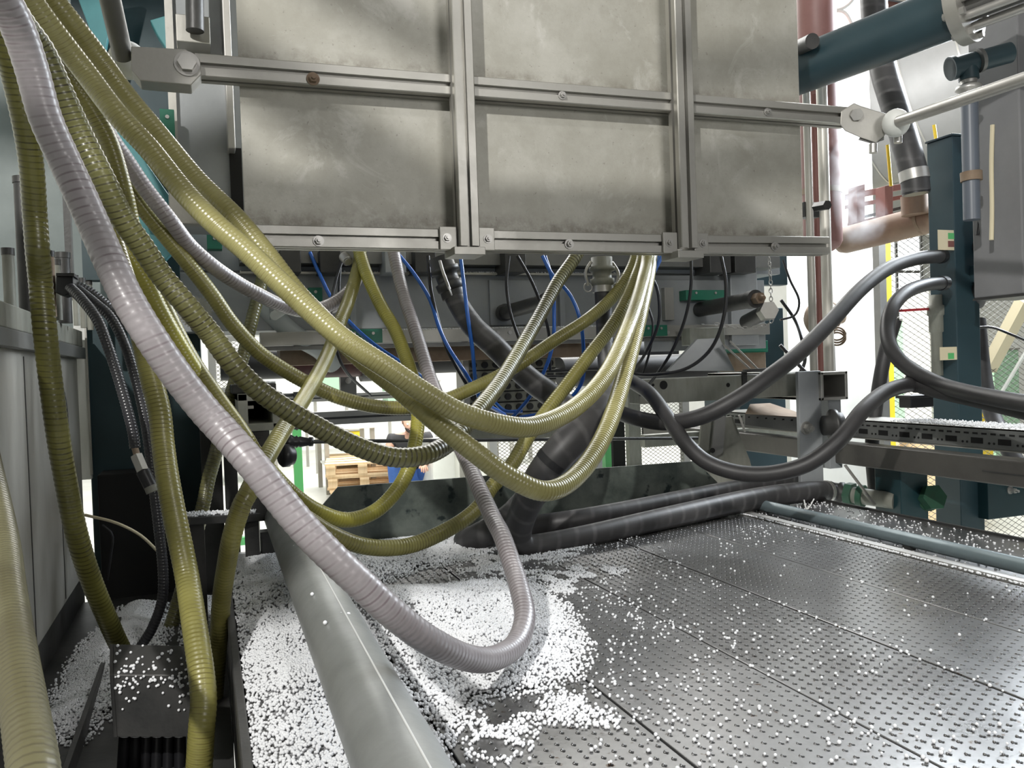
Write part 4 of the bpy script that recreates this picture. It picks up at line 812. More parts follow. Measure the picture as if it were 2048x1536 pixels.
# dark bracket with bead-speckled top
bk = Thing('support_bracket', 'dark steel bracket plate dotted with beads in the lower left foreground', 'bracket')
dB = 1.12
bp = [at(*p, dB+e) for p, e in (((226, 1288), .03), ((400, 1292), .03), ((392, 1350), -.01), ((384, 1474), -.015), ((234, 1474), -.015), ((226, 1350), -.01))]
bk.part('bracket_face', MB().prism(bp[2:] + [], (0, .006, 0)), DSTEEL, b=.001)
bk.part('bracket_top', MB().prism([bp[0], bp[1], bp[2], bp[5]], nrm(np.array([0, .3, -1]))*.006), DSTEEL, b=.001)
bk.part('side_flange', MB().prism([at(400, 1292, dB+.03), at(384, 1474, dB-.015), at(390, 1474, dB+.06), at(398, 1310, dB+.08)], (.004, 0, 0)), DSTEEL)
bk.part('side_flange', MB().prism([at(226, 1288, dB+.03), at(226, 1350, dB-.01), at(234, 1474, dB-.015), at(236, 1474, dB+.06), at(232, 1300, dB+.08)], (-.004, 0, 0)), DSTEEL)
for k in range(6): bk.part('cable_strand', MB().cyl(at(250+k*22, 1470, dB+.05), at(240+k*24, 1620, dB+.06), .008, n=10), BLACKP)
bk.end()
N5 = 260; u_ = rng.random(N5); v_ = rng.random(N5)**.8; P5 = []
for a, b in zip(u_, v_):
    if b < .35: q = bp[0]*(1-a)+bp[1]*a; q2 = bp[5]*(1-a)+bp[2]*a; P5.append(q+(q2-q)*b/.35+np.array([0, -.0008, .0018]))
    elif b < .55 or rng.random() < .12: q = bp[5]*(1-a)+bp[2]*a; q2 = bp[4]*(1-a)+bp[3]*a; P5.append(q+(q2-q)*((b-.35)/.65)*.6+np.array([0, -.0019, 0]))
beads('foam_beads', np.array(P5), 'white foam beads clinging to the dark bracket at lower left')
cbx = Thing('cross_shelf', 'small dark shelf bar covered with beads left of the bed corner', 'shelf')
a, b = at(372, 1040, 1.75), at(512, 1032, 1.85); cbx.part('shelf_bar', MB().bar(a, b, .05, .016), DSTEEL, b=.001); cbx.part('shelf_arm', MB().bar(a+np.array([.02, 0, -.01]), a+np.array([.02, 0, -.3]), .03, .02), DSTEEL)
cbx.part('shelf_arm', MB().bar(b+np.array([-.01, 0, -.01]), b+np.array([-.01, 0, -.3]), .03, .02), DSTEEL); cbx.end()
P6 = [a+(b-a)*t+np.array([0, s, .0095+zz]) for t, s, zz in zip(rng.random(500), rng.uniform(-.022, .022, 500), rng.uniform(0, .005, 500))]
beads('foam_beads', np.array(P6), 'white foam beads lying on the small dark shelf bar')

# open square tube end with joint, rubber boot and tie rod
sq = Thing('square_tube', 'grimy open square tube end facing forward at the left, snow of beads on top', 'tube')
X0, X1, Z0, Z1 = yrect(476, 786, 566, 862, 1.92); t_ = .017
for bx in ((X0, X1, Z1-t_, Z1), (X0, X1, Z0, Z0+t_), (X0, X0+t_+.004, Z0, Z1), (X1-t_-.006, X1, Z0, Z1)): sq.part('tube_wall', MB().box(bx[0], bx[1], 1.92, 2.5, bx[2], bx[3]), mat('grimy_pale_paint', (.50, .51, .46), .5, 0, (.28, .28, .25), 16, .15), b=.002)
sq.part('inner_shade', MB().box(X0+.01, X1-.01, 2.3, 2.31, Z0, Z1), SLOT); sq.part('inner_ledge', MB().box(X0+.015, X0+.035, 1.96, 2.1, Z1-.035, Z1-.028), ALU)  # black back sheet put in for the shade inside the tube
sq.part('top_block', MB().box(X0-.01, X1-.01, 1.95, 2.3, Z1, Z1+.02), DSTEEL, b=.002)
sq.part('hanger_plate', MB().box(X0+.02, X1-.03, 1.93, 1.96, Z0-.20, Z0), DSTEEL, b=.002)
sq.part('hex_bolt', MB().hexbolt((X0+.04, 1.93, Z0-.025), (0, -1, 0), .010, .01), DSTEEL); sq.part('side_knob', MB().lathe(at(560, 912, 1.9), ray(620, 912)*.3+np.array([1, 0, 0]), [(0, 0), (0, .02), (.006, .026), (.02, .026), (.024, .022), (.03, .022), (.034, .016), (.04, 0)], 20), BLACKP); sq.end()
P7 = np.c_[rng.uniform(X0, X1-.01, 400), rng.uniform(1.95, 2.2, 400), np.full(400, Z1+.022)]; beads('foam_beads', P7, 'white foam beads on top of the open square tube')
tr_ = Thing('tie_rod', 'thin steel tie rod with black rubber boot crossing in front of the crouching man', 'rod')
a = at(572, 884, 1.95); b = at(1395, 876, 2.5); u = nrm(b-a)
tr_.part('rod_bar', MB().cyl(a, b, .0048, n=14), DSTEEL)
tr_.part('rubber_boot', MB().lathe(a-u*.01, u, [(0, 0), (0, .016), (.02, .018), (.03, .012), (.034, .015), (.038, .011), (.042, .013), (.062, .009), (.064, .011), (.072, .011), (.073, 0)], 20), BLACKP); tr_.end()

# ================================================================== RIGHT FRAME: BEAMS, TRAYS, POSTS
rb = Thing('roller_frame', 'grimy grey square-tube frame with open tube end and roller right of the hoses', 'frame')
YF = 2.0
rb.part('front_beam', ybox(1278, 752, 1610, 800, YF, .06), GRIME, b=.003)
q0, q1, z0_, z1_ = yrect(1488, 744, 1494, 800, YF-.004); rb.part('splice_plate', MB().box(q0-.005, q1, YF-.006, YF, z0_, z1_), DSTEEL)
for px, r in ((1327, .012), (1306, .004), (1456, .006), (1512, .006)):
    q = oy(px, 770, YF); rb.part('hole', MB().cyl(q+np.array([0, -.001, 0]), q+np.array([0, .001, 0]), r, n=18), SLOT)
rb.part('upright_plate', ybox(1600, 742, 1645, 990, YF-.06, .014), GREYB, b=.002, label='smooth grey upright plate')
X0, X1, Z0, Z1 = yrect(1642, 743, 1696, 800, YF-.07)
for bx in ((X0, X1, Z1-.009, Z1), (X0, X1, Z0, Z0+.009), (X0, X0+.010, Z0, Z1), (X1-.010, X1, Z0, Z1)): rb.part('tube_wall', MB().box(bx[0], bx[1], YF-.07, YF+.5, bx[2], bx[3]), ALU, b=.002)
rb.part('rear_upright', MB().box(X1-.045, X1, YF-.04, YF+.02, Z0-.20, Z0), GREYB, b=.002)
q = at(1664, 850, 2.36); rb.part('roller', MB().lathe(q+np.array([-.03, 0, 0]), (1, -.35, 0), [(0, 0), (0, .028), (.02, .028), (.022, .045), (.034, .045), (.036, .036), (.05, .036), (.052, 0)], 28), DSTEEL)
q = oy(1612, 856, YF-.06); rb.part('axle_nut', MB().hexbolt(q, (0, -1, 0), .013, .02), STEEL)
rb.part('strut', MB().bar(at(1690, 930, 2.3), at(1750, 1010, 2.25), .012, .004), ALU)
rb.part('hex_standoff', MB().cyl(at(1580, 722, 2.45), at(1560, 745, 2.38), .014, n=12), DSTEEL)
rb.end()
tp = Thing('gusset_stand', 'grey triangular gusset stand on top of the grimy beam', 'stand')
tp.part('gusset', MB().prism([at(*p, 2.42) for p in ((1335, 742), (1395, 678), (1440, 676), (1470, 742))], (0, .012, 0)), GREYB, b=.001)
for a, b in (((1448, 690), (1500, 738)), ((1460, 682), (1515, 738))): tp.part('flat_bar', MB().bar(at(*a, 2.38), at(*b, 2.36), .020, .005), ALU)
tp.part('foot_plate', MB().bar(at(1490, 742, 2.36), at(1545, 738, 2.36), .05, .008), DSTEEL)
tp.part('neck_block', ybox(1380, 655, 1450, 690, 2.2, .05), GRIME, b=.002); tp.end()
rbk = Thing('rusty_block', 'rust-streaked block under the green strip beside the dark teal column', 'block')
rbk.part('block_body', ybox(1470, 704, 1532, 742, YM+.22, .10), RUST, b=.002); rbk.part('block_cap', ybox(1466, 701, 1536, 705, YM+.21, .12), GREENB); rbk.end()
tcol = Thing('teal_column', 'dark teal column behind the chain and steel guide rods', 'column')
X0, X1, _, _ = yrect(1518, 520, 1566, 700, 2.75); tcol.part('column_body', MB().box(X0-.1, X1, 2.75, 3.0, 0, 1.60), TEALB, b=.003)
tcol.part('head_plate', ybox(1500, 505, 1575, 570, 2.72, .05), TEALB, b=.003); tcol.part('cap_disc', MB().cyl(oy(1520, 540, 2.7), oy(1520, 540, 2.72), .02, n=24), ALU); tcol.end()
# guide rods
for (px0, wd, m, lb) in ((1613, 15, STEEL, 'slimmer left steel guide rod right of the screen'), (1644, 21, STEEL, 'thicker right steel guide rod beside the glare'), (1628, 14, RED, 'thin red-brown pipe between the two steel guide rods')):
    q = at(px0+8, 500, 2.5+(.2 if m is RED else 0)); m = m if m is RED else mat('satin_rod', (.52, .50, .45), .4, .25); t = Thing('guide_rod', lb, 'rod'); r = wd*2.5/F/2
    t.part('rod_body', MB().cyl((q[0], q[1], 1.30), (q[0], q[1], 2.24), r, n=24), m); t.part('rod_foot', MB().cyl((q[0], q[1], 1.28), (q[0], q[1], 1.31), r*1.3, n=24), DSTEEL); t.end()
lk = Thing('rod_clamp', 'dark clamp with a big bolt gripping the guide rod at the screen edge', 'clamp')
lk.part('clamp_body', ybox(1608, 404, 1640, 434, 2.05, .04), DSTEEL, b=.002); q = at(1632, 414, 2.25); lk.part('clamp_bolt', MB().cyl(q, at(1655, 410, 2.2), .013, n=6), DSTEEL); lk.end()
# slotted rail and box beam along Y
XR_ = 1.75
sr = Thing('slotted_rail', 'grey perforated rail with rows of slots running to the right edge, beads on top', 'rail')
sr.part('rail_web', MB().box(XR_, XR_+.003, 1.15, 2.62, 1.166, 1.216), mat('rail_zinc', (.20, .205, .20), .45, .4, (.12, .125, .12), 9, .2))
sr.part('rail_top', MB().box(XR_, XR_+.12, 1.15, 2.62, 1.213, 1.217), ALU); sr.part('rail_bottom', MB().box(XR_, XR_+.02, 1.15, 2.62, 1.163, 1.167), ALU)
for k in range(56):
    y = 1.2+k*.025; sr.part('slot', MB().box(XR_-.0008, XR_, y, y+.014, 1.2, 1.2045), SLOT)
for k in range(19):
    y = 1.21+k*.075; sr.part('window', MB().box(XR_-.0008, XR_, y, y+.034, 1.178, 1.192), SLOT)
    for e in (.045, .058): sr.part('hole', MB().cyl((XR_-.0008, y+e, 1.180), (XR_, y+e, 1.180), .003, n=8), SLOT)
sr.end()
P8 = np.c_[rng.uniform(XR_, XR_+.11, 1500), rng.uniform(1.15, 1.8, 1500), np.full(1500, 1.2185)+rng.uniform(0, .003, 1500)]; beads('foam_beads', P8, 'white foam beads lying along the top of the slotted rail at right')
bb = Thing('box_beam', 'long dark grey box beam running below the slotted rail to the right edge', 'beam')
bb.part('beam_body', MB().box(1.70, 1.76, 1.1, 3.1, 1.092, 1.152), mat('dark_beam', (.115, .11, .10), .42, .35, (.07, .065, .06), 6, .2, .2, 50), b=.004)
bb.part('weld_mark', MB().box(1.6985, 1.70, 1.35, 1.47, 1.119, 1.122), DSTEEL); bb.part('end_cap', MB().box(1.698, 1.762, 3.1, 3.104, 1.09, 1.154), DSTEEL); bb.end()
ct = Thing('cable_tray', 'short rusty topped cable tray behind the grey upright plate', 'tray')
a = at(1490, 828, 2.75); ct.part('tray_top', MB().prism([at(1500, 808, 2.8), at(1540, 806, 2.85), at(1548, 816, 2.85), at(1600, 826, 2.7), at(1600, 834, 2.6), at(1490, 828, 2.65)], (0, 0, -.004)), RUST)
ct.part('tray_side', MB().prism([at(1490, 828, 2.65), at(1600, 836, 2.6), at(1600, 864, 2.6), at(1490, 850, 2.65)], (0, .006, 0)), ALUB)
for k in range(6): q = at(1500+k*17, 834+k*1.2, 2.648-.008*k); ct.part('slot', MB().box(q[0]-.007, q[0]+.007, q[1]-.002, q[1], q[2]-.002, q[2]+.002), SLOT)
ct.end()
lw = Thing('lower_bracket', 'grimy sheet bracket with slanting edge under the grimy beam', 'bracket')
lw.part('bracket_sheet', MB().prism([at(*p, 2.62) for p in ((1405, 840), (1465, 832), (1500, 920), (1520, 1000), (1420, 1000), (1395, 930))], (0, .01, 0)), GRIME, b=.001)
lw.part('strap', MB().prism([at(*p, 2.6) for p in ((1430, 832), (1452, 832), (1446, 905), (1422, 918))], (0, .006, 0)), ALUB); lw.part('edge_flange', MB().bar(at(1478, 830, 2.58), at(1490, 864, 2.58), .006, .006), ALU)
lw.part('cross_rail', ybox(1290, 860, 1600, 884, 2.66, .04), GRIME, b=.002); lw.part('strap_eye', MB().cyl(at(1425, 901, 2.59), at(1425, 901, 2.58), .008, n=14), SLOT); lw.end()
for k, (x0, x1, m, lb) in enumerate([(1258, 1282, GRIME, 'pale upright flat post below the end of the grimy beam'), (1210, 1222, GRN, 'thin green post behind the pale yellow hose'), (1226, 1250, SLOT, 'black upright strip between the mesh panels'), (1168, 1190, TEALB, 'dark teal stanchion behind the black sleeve')]):
    t = Thing('stanchion', lb, 'post'); t.part('post_body', ybox(x0, 780 if k == 0 else 820, x1, 940, 2.75+.1*k, .03), m, b=.001); X0, X1, Z0, Z1 = yrect(x0, 780, x1, 940, 2.75+.1*k)
    t.part('base_plate', MB().box(X0-.02, X1+.02, 2.73+.1*k, 2.80+.1*k, Z0-.01, Z0), DSTEEL); t.end()
def post(px, py0, py1, d, wd, m, label, name='machine_post', tabs=()):
    q = at(px, 700, d); t = Thing(name, label, 'post'); z1 = at(px, py0, d)[2]; z0 = 0 if py1 is None else at(px, py1, d)[2]
    pb = t.part('post_body', MB().box(q[0]-wd/2, q[0]+wd/2, q[1]-wd/2, q[1]+wd/2, z0, z1), m, b=.003)
    t.part('top_cap', MB().box(q[0]-wd/2-.003, q[0]+wd/2+.003, q[1]-wd/2-.003, q[1]+wd/2+.003, z1, z1+.006), m, b=.001)
    for f in tabs: f(t, q, wd)
    t.end(); return q
def tb(t, q, wd):
    y = q[1]-wd/2
    for py, h, c in ((498, 26, ((1872, 1905), GRN)), (710, 20, None)):
        pass
def post_extra(t, q, wd):
    f = q[1]-wd/2-.0012
    for (a, b, c, d_, m) in ((1876, 460, 1908, 500, LABELM), (1896, 466, 1908, 478, GRN), (1896, 482, 1908, 494, RED), (1880, 694, 1914, 720, LABELM), (1896, 706, 1908, 718, GRN)):
        X0, X1, Z0, Z1 = yrect(a, b, c, d_, f); e = .0006 if m is not LABELM else 0; t.part('sticker', MB().box(X0, X1, f-e, f+.001, Z0, Z1), m)
    X0 = q[0]+wd/2
    z = at(1920, 300, 2.35)[2]; t.part('top_bracket', MB().box(q[0], X0+.03, q[1]-.045, q[1]+.045, z-.03, z+.015), TEALB, b=.002)
    z = at(1940, 545, 2.35)[2]; br = t.part('clamp_bracket', MB().box(q[0]+.01, X0+.09, q[1]-.06, q[1]+.03, z-.02, z+.03), TEALB, b=.002)
    t.part('hex_nut', MB().hexbolt((X0+.06, q[1]-.06, z+.005), (0, -1, 0), .014, .012), STEEL, parent=br)
    z = at(1980, 1010, 2.35)[2]; br = t.part('foot_bracket', MB().box(q[0]+.02, X0+.13, q[1]-.08, q[1]+.03, z-.06, z+.05), TEALD, b=.002)
    t.part('bolt', MB().hexbolt((X0+.06, q[1]-.08, z+.02), (0, -1, 0), .008, .02), STEEL, parent=br)
post(1912, 283, None, 2.5, .092, TEALB, 'tall blue-teal square post with two small stickers at right', tabs=(post_extra,))
post(1795, 935, None, 2.32, .095, TEALD, 'short dark teal leg under the box beam')
q = at(2035, 300, 2.25)
gcx = Thing('grey_column', 'flat grey machine column hanging at the right edge', 'column')
gcx.part('column_body', MB().box(q[0]-.065, q[0]+.09, q[1]-.06, q[1]+.09, at(2010, 592, 2.25)[2], 2.9), mat('grey_column_paint', (.20, .20, .205), .5, 0, (.15, .15, .155), 4, .2), b=.004)
gcx.part('side_channel', MB().box(q[0]-.02, q[0]+.02, q[1]-.075, q[1]-.06, 1.75, 2.9), STEEL); gcx.part('end_cap', MB().box(q[0]-.067, q[0]+.092, q[1]-.062, q[1]+.092, at(2010, 592, 2.25)[2]-.006, at(2010, 592, 2.25)[2]), DSTEEL); gcx.end()
for py, lb in ((495, 'upper black rubber elbow between teal post and grey column'), (575, 'lower black rubber elbow between teal post and grey column')):
    t = Thing('rubber_elbow', lb, 'elbow')
    t.part('elbow_body', MB().tube([at(1950, py-20 if py == 495 else py+30, 2.5), at(1965, py, 2.45), at(1990, py+5 if py == 495 else py-8, 2.4), at(2020, py+4 if py == 495 else py-12, 2.35)], .026, n=20), BLACK)
    t.part('clamp_ring', MB().cyl(at(1996, py+4 if py == 495 else py-9, 2.39), at(2003, py+4 if py == 495 else py-10, 2.38), .030, n=24), BLACKP); t.end()
# valve with red handle
vl = Thing('ball_valve', 'grey valve body with red lever left of the teal post', 'valve')
vl.part('valve_body', MB().lathe(at(1872, 590, 2.5), (0, 0, -1), [(0, 0), (0, .02), (.03, .02), (.032, .026), (.06, .026), (.062, .022), (.11, .022), (.112, .017), (.24, .017), (.24, 0)], 20), GRIME)
vl.part('red_lever', MB().bar(at(1856, 618, 2.5), at(1792, 622, 2.5), .012, .007), mat('valve_red', (.30, .012, .02), .4), label='red lever'); vl.end()
jb = Thing('junction_box', 'small black box on the left side of the teal post', 'box')
jb.part('box_body', ybox(1822, 795, 1872, 815, 2.05, .05), BLACKP, b=.003); jb.part('box_lid', ybox(1820, 790, 1874, 796, 2.045, .06), BLACKP, b=.001); jb.end()
# green fittings
gf = Thing('pipe_fitting', 'green hex pipe union joining the fat black hose behind the leg', 'fitting')
a = at(1665, 984, 2.42); b = at(1790, 1002, 2.3); u = nrm(b-a)
gf.part('hose_tail', MB().lathe(a, u, [(0, 0), (0, .028), (.02, .028), (.022, .032), (.03, .032), (.034, .026), (.06, .026)], 24), DSTEEL)
gf.part('green_ring', MB().cyl(a+u*.04, a+u*.06, .036, n=6), FITG); gf.part('green_ring', MB().cyl(a+u*.075, a+u*.09, .032, n=28), FITG); gf.part('pipe_run', MB().cyl(a+u*.06, b, .023, n=24), GRIME); gf.end()
gf = Thing('pipe_fitting', 'rusty hex plug with large green ring nut right of the leg', 'fitting')
a = at(1832, 1002, 2.35); b = at(1880, 992, 2.25); u = nrm(b-a)
gf.part('hex_plug', MB().cyl(a, a+u*.04, .026, n=6), RUST, b=.002); gf.part('ring_nut', MB().cyl(a+u*.035, a+u*.055, .034, n=28), FITG); gf.part('ring_nut', MB().cyl(a+u*.06, a+u*.085, .036, n=6), FITG); gf.end()
wl = Thing('wire_loop', 'small white wire tie hanging from the fat black hose end', 'wire'); wl.part('wire_strand', MB().tube([at(1608, 1000, 2.2), at(1613, 1018, 2.18), at(1620, 1012, 2.18), at(1628, 998, 2.2)], .0018, n=6, step=.004), WHITE); wl.part('wire_knot', MB().sphere(at(1616, 1016, 2.18), .003, 8), WHITE); wl.end()
# rusty valve hanging with coil
rv = Thing('air_regulator', 'rusty round regulator with coiled tube hanging in front of the white column', 'regulator')
c = at(1652, 640, 3.3); rv.part('regulator_body', MB().lathe(c+np.array([-.075, 0, 0]), (1, 0, .1), [(0, 0), (.0, .04), (.02, .062), (.09, .062), (.12, .04), (.13, .03), (.15, .03), (.15, 0)], 24), RUST)
rv.part('regulator_stem', MB().lathe(at(1660, 590, 3.3), (0, 0, -1), [(0, 0), (0, .014), (.03, .014), (.032, .022), (.05, .022), (.052, .012), (.09, .012)], 16), RUST)
rv.part('supply_pipe', MB().cyl(at(1658, 540, 3.3), at(1660, 595, 3.3), .007, n=12), RUST)
cc = [at(1675+16*cos(t_), 665+2.2*t_+16*sin(t_), 3.2) for t_ in np.linspace(0, 5*2*pi*.9, 70)]
rv.part('coil', MB().tube([at(1675+16*cos(t_), 665+.8*t_+14*sin(t_), 3.2+.002*t_) for t_ in np.linspace(0, 6*pi, 60)], .004, n=6, step=.008), RUST); rv.part('tail_tube', MB().cyl(at(1664, 690, 3.2), at(1666, 745, 3.2), .010, n=12), BLACKP); rv.end()

# ================================================================== UPPER RIGHT
tcy = Thing('teal_cylinder', 'large dark teal hydraulic cylinder rising to the upper right', 'cylinder')
a = at(1575, 150, 2.35); b = at(1915, 18, 2.0); u = nrm(b-a)
tcy.part('barrel', MB().cyl(a-u*.15, b, .064, n=48), TEALB); fl = tcy.part('flange', MB().cyl(b, b+u*.03, .088, n=40), ALU)
for k in range(8):
    _, s1, s2 = frame(u); c = b+(cos(k*pi/4+.3)*s1+sin(k*pi/4+.3)*s2)*.074; tcy.part('flange_bolt', MB().cyl(c-u*.008, c+u*.04, .009, n=6), STEEL, parent=fl)
for k in range(8): _, s1, s2 = frame(u); c = b+u*.03+(cos(k*pi/4)*s1+sin(k*pi/4)*s2)*.055; tcy.part('tie_bar', MB().cyl(c, c+u*.22, .010, n=14), STEEL)
tcy.part('rod_sleeve', MB().cyl(b+u*.03, b+u*.25, .038, n=32), ALUB)
tcy.part('port_boss', MB().cyl(at(1598, 95, 2.25), at(1625, 82, 2.18), .020, n=20), DSTEEL); tcy.end()
rp = Thing('red_pipe', 'thick faded red vertical pipe with rounded end right of the screen', 'pipe')
q = at(1640, 300, 3.0); rp.part('pipe_body', MB().lathe((q[0], q[1], at(1660, 505, 3.0)[2]), (0, 0, 1), [(0, 0), (.006, .035), (.02, .058), (.04, .068), (1.6, .068)], 36), PINK)
rp.part('pipe_band', MB().cyl((q[0], q[1], 1.98), (q[0], q[1], 2.0), .071, n=36), RUST); rp.end()
du = Thing('air_duct', 'huge silver sheet air duct crossing the upper right behind the hoses', 'duct')
a = at(1600, 290, 5.2); b = at(2200, 40, 4.2); u = nrm(b-a); du.part('duct_skin', MB().cyl(a-u*1.0, b, .42, n=56), DUCT)
for k in range(9): c = a+u*(k*.28-.4); du.part('duct_seam', MB().cyl(c, c+u*.008, .424, n=56, caps=False), ALU)
du.end()
tee = Thing('pipe_tee', 'slate grey pipe tee with threaded union above the teal post', 'fitting')
cT = at(1940, 128, 2.15); a2 = at(1900, 138, 2.15); b2 = at(2020, 105, 2.15)
tee.part('tee_run', MB().cyl(a2, b2, .026, n=28).cyl(a2, a2+nrm(b2-a2)*.012, .030, n=28), TEALB); tee.part('tee_ring', MB().cyl(at(1955, 122, 2.14), at(1962, 120, 2.14), .030, n=28), ALUB)
tee.part('tee_branch', MB().cyl(at(1935, 130, 2.15), at(1938, 160, 2.15), .024, n=24), TEALB)
tee.part('union', MB().lathe(at(1937, 158, 2.15), (0.02, 0, -1), [(0, .018), (.005, .021), (.01, .018), (.015, .021), (.018, .03), (.028, .032), (.034, .022), (.04, .022)], 24), STEEL); tee.end()
vp = Thing('slate_pipe', 'vertical slate blue pipe behind the polished rod, above the teal post', 'pipe')
vp.part('pipe_body', MB().cyl(at(1938, 170, 2.17), at(1944, 440, 2.17), .0205, n=28), mat('slate_paint', (.10, .115, .14), .4)); vp.part('pipe_gland', MB().cyl(at(1942, 344, 2.17), at(1943, 362, 2.17), .026, n=20), RUST); vp.end()
# pink machine rack and tan pipe
rk = Thing('red_rack', 'faded red ladder-like steel rack in the right background above the tan pipe', 'rack')
def dq(px, py): return 3.4 - (px-1700)*.0006
def rbar(a, b, wd, m=PINK, th=.03): rk.part('rack_rail', MB().prism([at(a[0], a[1]-wd/2, dq(*a)), at(b[0], b[1]-wd/2, dq(*b)), at(b[0], b[1]+wd/2, dq(*b)), at(a[0], a[1]+wd/2, dq(*a))], (0, th, 0)), m, b=.001)
rbar((1700, 392), (1875, 360), 12); rbar((1700, 412), (1875, 382), 8, RED); rbar((1705, 450), (1875, 412), 12); rbar((1735, 432), (1875, 398), 6, DSTEEL)
for px in (1722, 1778, 1860): rk.part('rack_upright', MB().prism([at(px-8, 372, 3.3), at(px+8, 368, 3.3), at(px+8, 440, 3.3), at(px-8, 444, 3.3)], (0, .05, 0)), PINK, b=.001)
rk.end()
tp_ = Thing('tan_pipe', 'rusty tan pipe with rounded end below the red rack', 'pipe')
a = at(1700, 478, 3.3); b = at(1880, 432, 3.0); u = nrm(b-a); tp_.part('pipe_body', MB().lathe(a-u*.06, u, [(0, 0), (.004, .03), (.015, .045), (.04, .052), (.55, .052)], 32), TAN)
tp_.part('pipe_collar', MB().cyl(at(1842, 440, 3.06), at(1848, 438, 3.05), .056, n=32), RUST); tp_.part('riser', MB().cyl(at(1830, 430, 3.0), at(1828, 392, 3.0), .045, n=28), TAN); tp_.end()
for k, (x0, y0, x1, y1) in enumerate([(1775, 290, 1782, 372), (1868, 250, 1873, 285)]):
    wire([(x0, y0, 3.0), ((x0+x1)/2, (y0+y1)/2, 3.0), (x1, y1, 3.0)], .006, YEL, 'thin yellow line hanging above the ' + ('red rack' if k == 0 else 'teal post'), 'cord', 'cord')
beamR = Thing('ceiling_beam', 'slanting faded red roof beam seen behind the polished rod', 'beam')
beamR.part('beam_body', MB().bar(at(1690, 345, 7.0), at(2100, 185, 5.8), .12, .10), PINK); beamR.part('beam_flange', MB().bar(at(1690, 353, 7.0), at(2100, 194, 5.8), .2, .02), RED); beamR.end()

# ================================================================== MESH FENCES
def fence(p0, p1, z0, z1, cw, chh, label, name='mesh_fence', frames=True, edge=None, r=.0017, fm=ALUB):
    p0 = np.array([*p0, 0.]); p1 = np.array([*p1, 0.]); L_ = np.linalg.norm(p1-p0); u = (p1-p0)/L_; nn = np.array([-u[1], u[0], 0])
    t = Thing(name, label, 'fence'); m = MB(); nx = int(L_/(cw/2)); nz = int((z1-z0)/chh*2)
    for j in range(nz):
        zb = z0+j*chh/2
        pts = [p0+u*i*cw/2+np.array([0, 0, zb+(chh/2 if (i+j) % 2 else 0)]) for i in range(nx+1)]
        o = len(m.v)
        for p in pts: m.v += [tuple(p+np.array([0, 0, r])), tuple(p-nn*r), tuple(p-np.array([0, 0, r])), tuple(p+nn*r)]
        for i in range(nx):
            a = o+4*i
            for q_ in range(4): m.f.append((a+q_, a+(q_+1) % 4, a+4+(q_+1) % 4, a+4+q_)); m.sm.append(False)
    # second half rows join the first into diamonds
    t.part('mesh', m, GMESH, kind='stuff')
    if frames:
        for f in (0, 1): c = p0+u*L_*f; t.part('frame_post', MB().box(c[0]-.02, c[0]+.02, c[1]-.02, c[1]+.02, 0, z1+.03), fm)
        for z in (z0, z1): t.part('frame_rail', MB().bar(p0+np.array([0, 0, z]), p1+np.array([0, 0, z]), .03, .03), fm)
    if edge: e = p0; t.part('yellow_edge', MB().box(e[0]+.025, e[0]+.06, e[1]-.01, e[1]+.01, .2, z1), YEL, label='yellow edge strip')
    t.end()
xa = oy(1762, 650, 3.1)[0]
fence((xa, 3.1), (xa+1.75, 3.1), .25, 1.98, .050, .027, 'expanded metal fence panel with a yellow edge strip behind the right hoses', edge=1)
fence((oy(984, 880, 4.0)[0], 4.0), (oy(1165, 880, 4.0)[0], 4.0), .35, 1.36, .026, .018, 'pale mesh panel with green-grey frame posts seen below the manifold', fm=ALU)
fence((oy(1195, 880, 4.0)[0], 4.0), (oy(1370, 880, 4.0)[0], 4.0), .35, 1.36, .030, .02, 'mesh panel seen between the black stanchions', fm=ALUB)
fence((oy(425, 750, 5.0)[0], 5.0), (oy(500, 750, 5.0)[0], 5.0), 1.33, 1.62, .03, .022, 'small mesh window panel far left behind the olive hose', fm=ALU)

# ================================================================== BACKGROUND HALL THINGS
def pallet(cx, cy, z, label, rot=.0, g='wooden pallets'):
    t = Thing('wooden_pallet', label, 'pallet'); c, s_ = cos(rot), sin(rot)
    ux = np.array([c, s_, 0]); uy = np.array([-s_, c, 0]); O = np.array([cx, cy, z])
    for j in range(5): t.part('deck_board', MB().obox(O+uy*(-.5+j*.25)+np.array([0, 0, .133]), (ux, uy, (0, 0, 1)), (.4, .062*1.35, .011)), WOOD)
    for i in (-1, 0, 1):
        t.part('stringer_board', MB().obox(O+ux*i*.34+np.array([0, 0, .111]), (ux, uy, (0, 0, 1)), (.05, .6, .011)), WOOD)
        for j in (-1, 0, 1): t.part('block', MB().obox(O+ux*i*.34+uy*j*.52+np.array([0, 0, .061]), (ux, uy, (0, 0, 1)), (.05, .06, .039)), WOOD)
    for j in (-1, 0, 1): t.part('bottom_board', MB().obox(O+uy*j*.52+np.array([0, 0, .011]), (ux, uy, (0, 0, 1)), (.4, .05, .011)), WOOD)
    t.end()
pc = at(732, 955, 9.7)
for k, lb in enumerate(['wooden pallet, lowest of the stack on the far floor', 'wooden pallet in the middle of the stack on the far floor', 'wooden pallet on top of the stack in front of the crouching man']):
    pallet(pc[0]-.02*k, pc[1]+.02*(k % 2), .0+.1445*k-.0, lb, -.16)
ps = at(900, 950, 9.4)
sb_ = Thing('storage_box', 'white machine cabinet beside the crouching man', 'cabinet'); X0, X1, Z0, Z1 = yrect(866, 885, 925, 975, 8.3)
sb_.part('cabinet_body', MB().box(X0, X1, 8.3, 8.8, 0, Z1), WHITE, b=.01); sb_.part('cabinet_top', MB().box(X0-.01, X1+.01, 8.29, 8.81, Z1, Z1+.02), ALU); sb_.end()
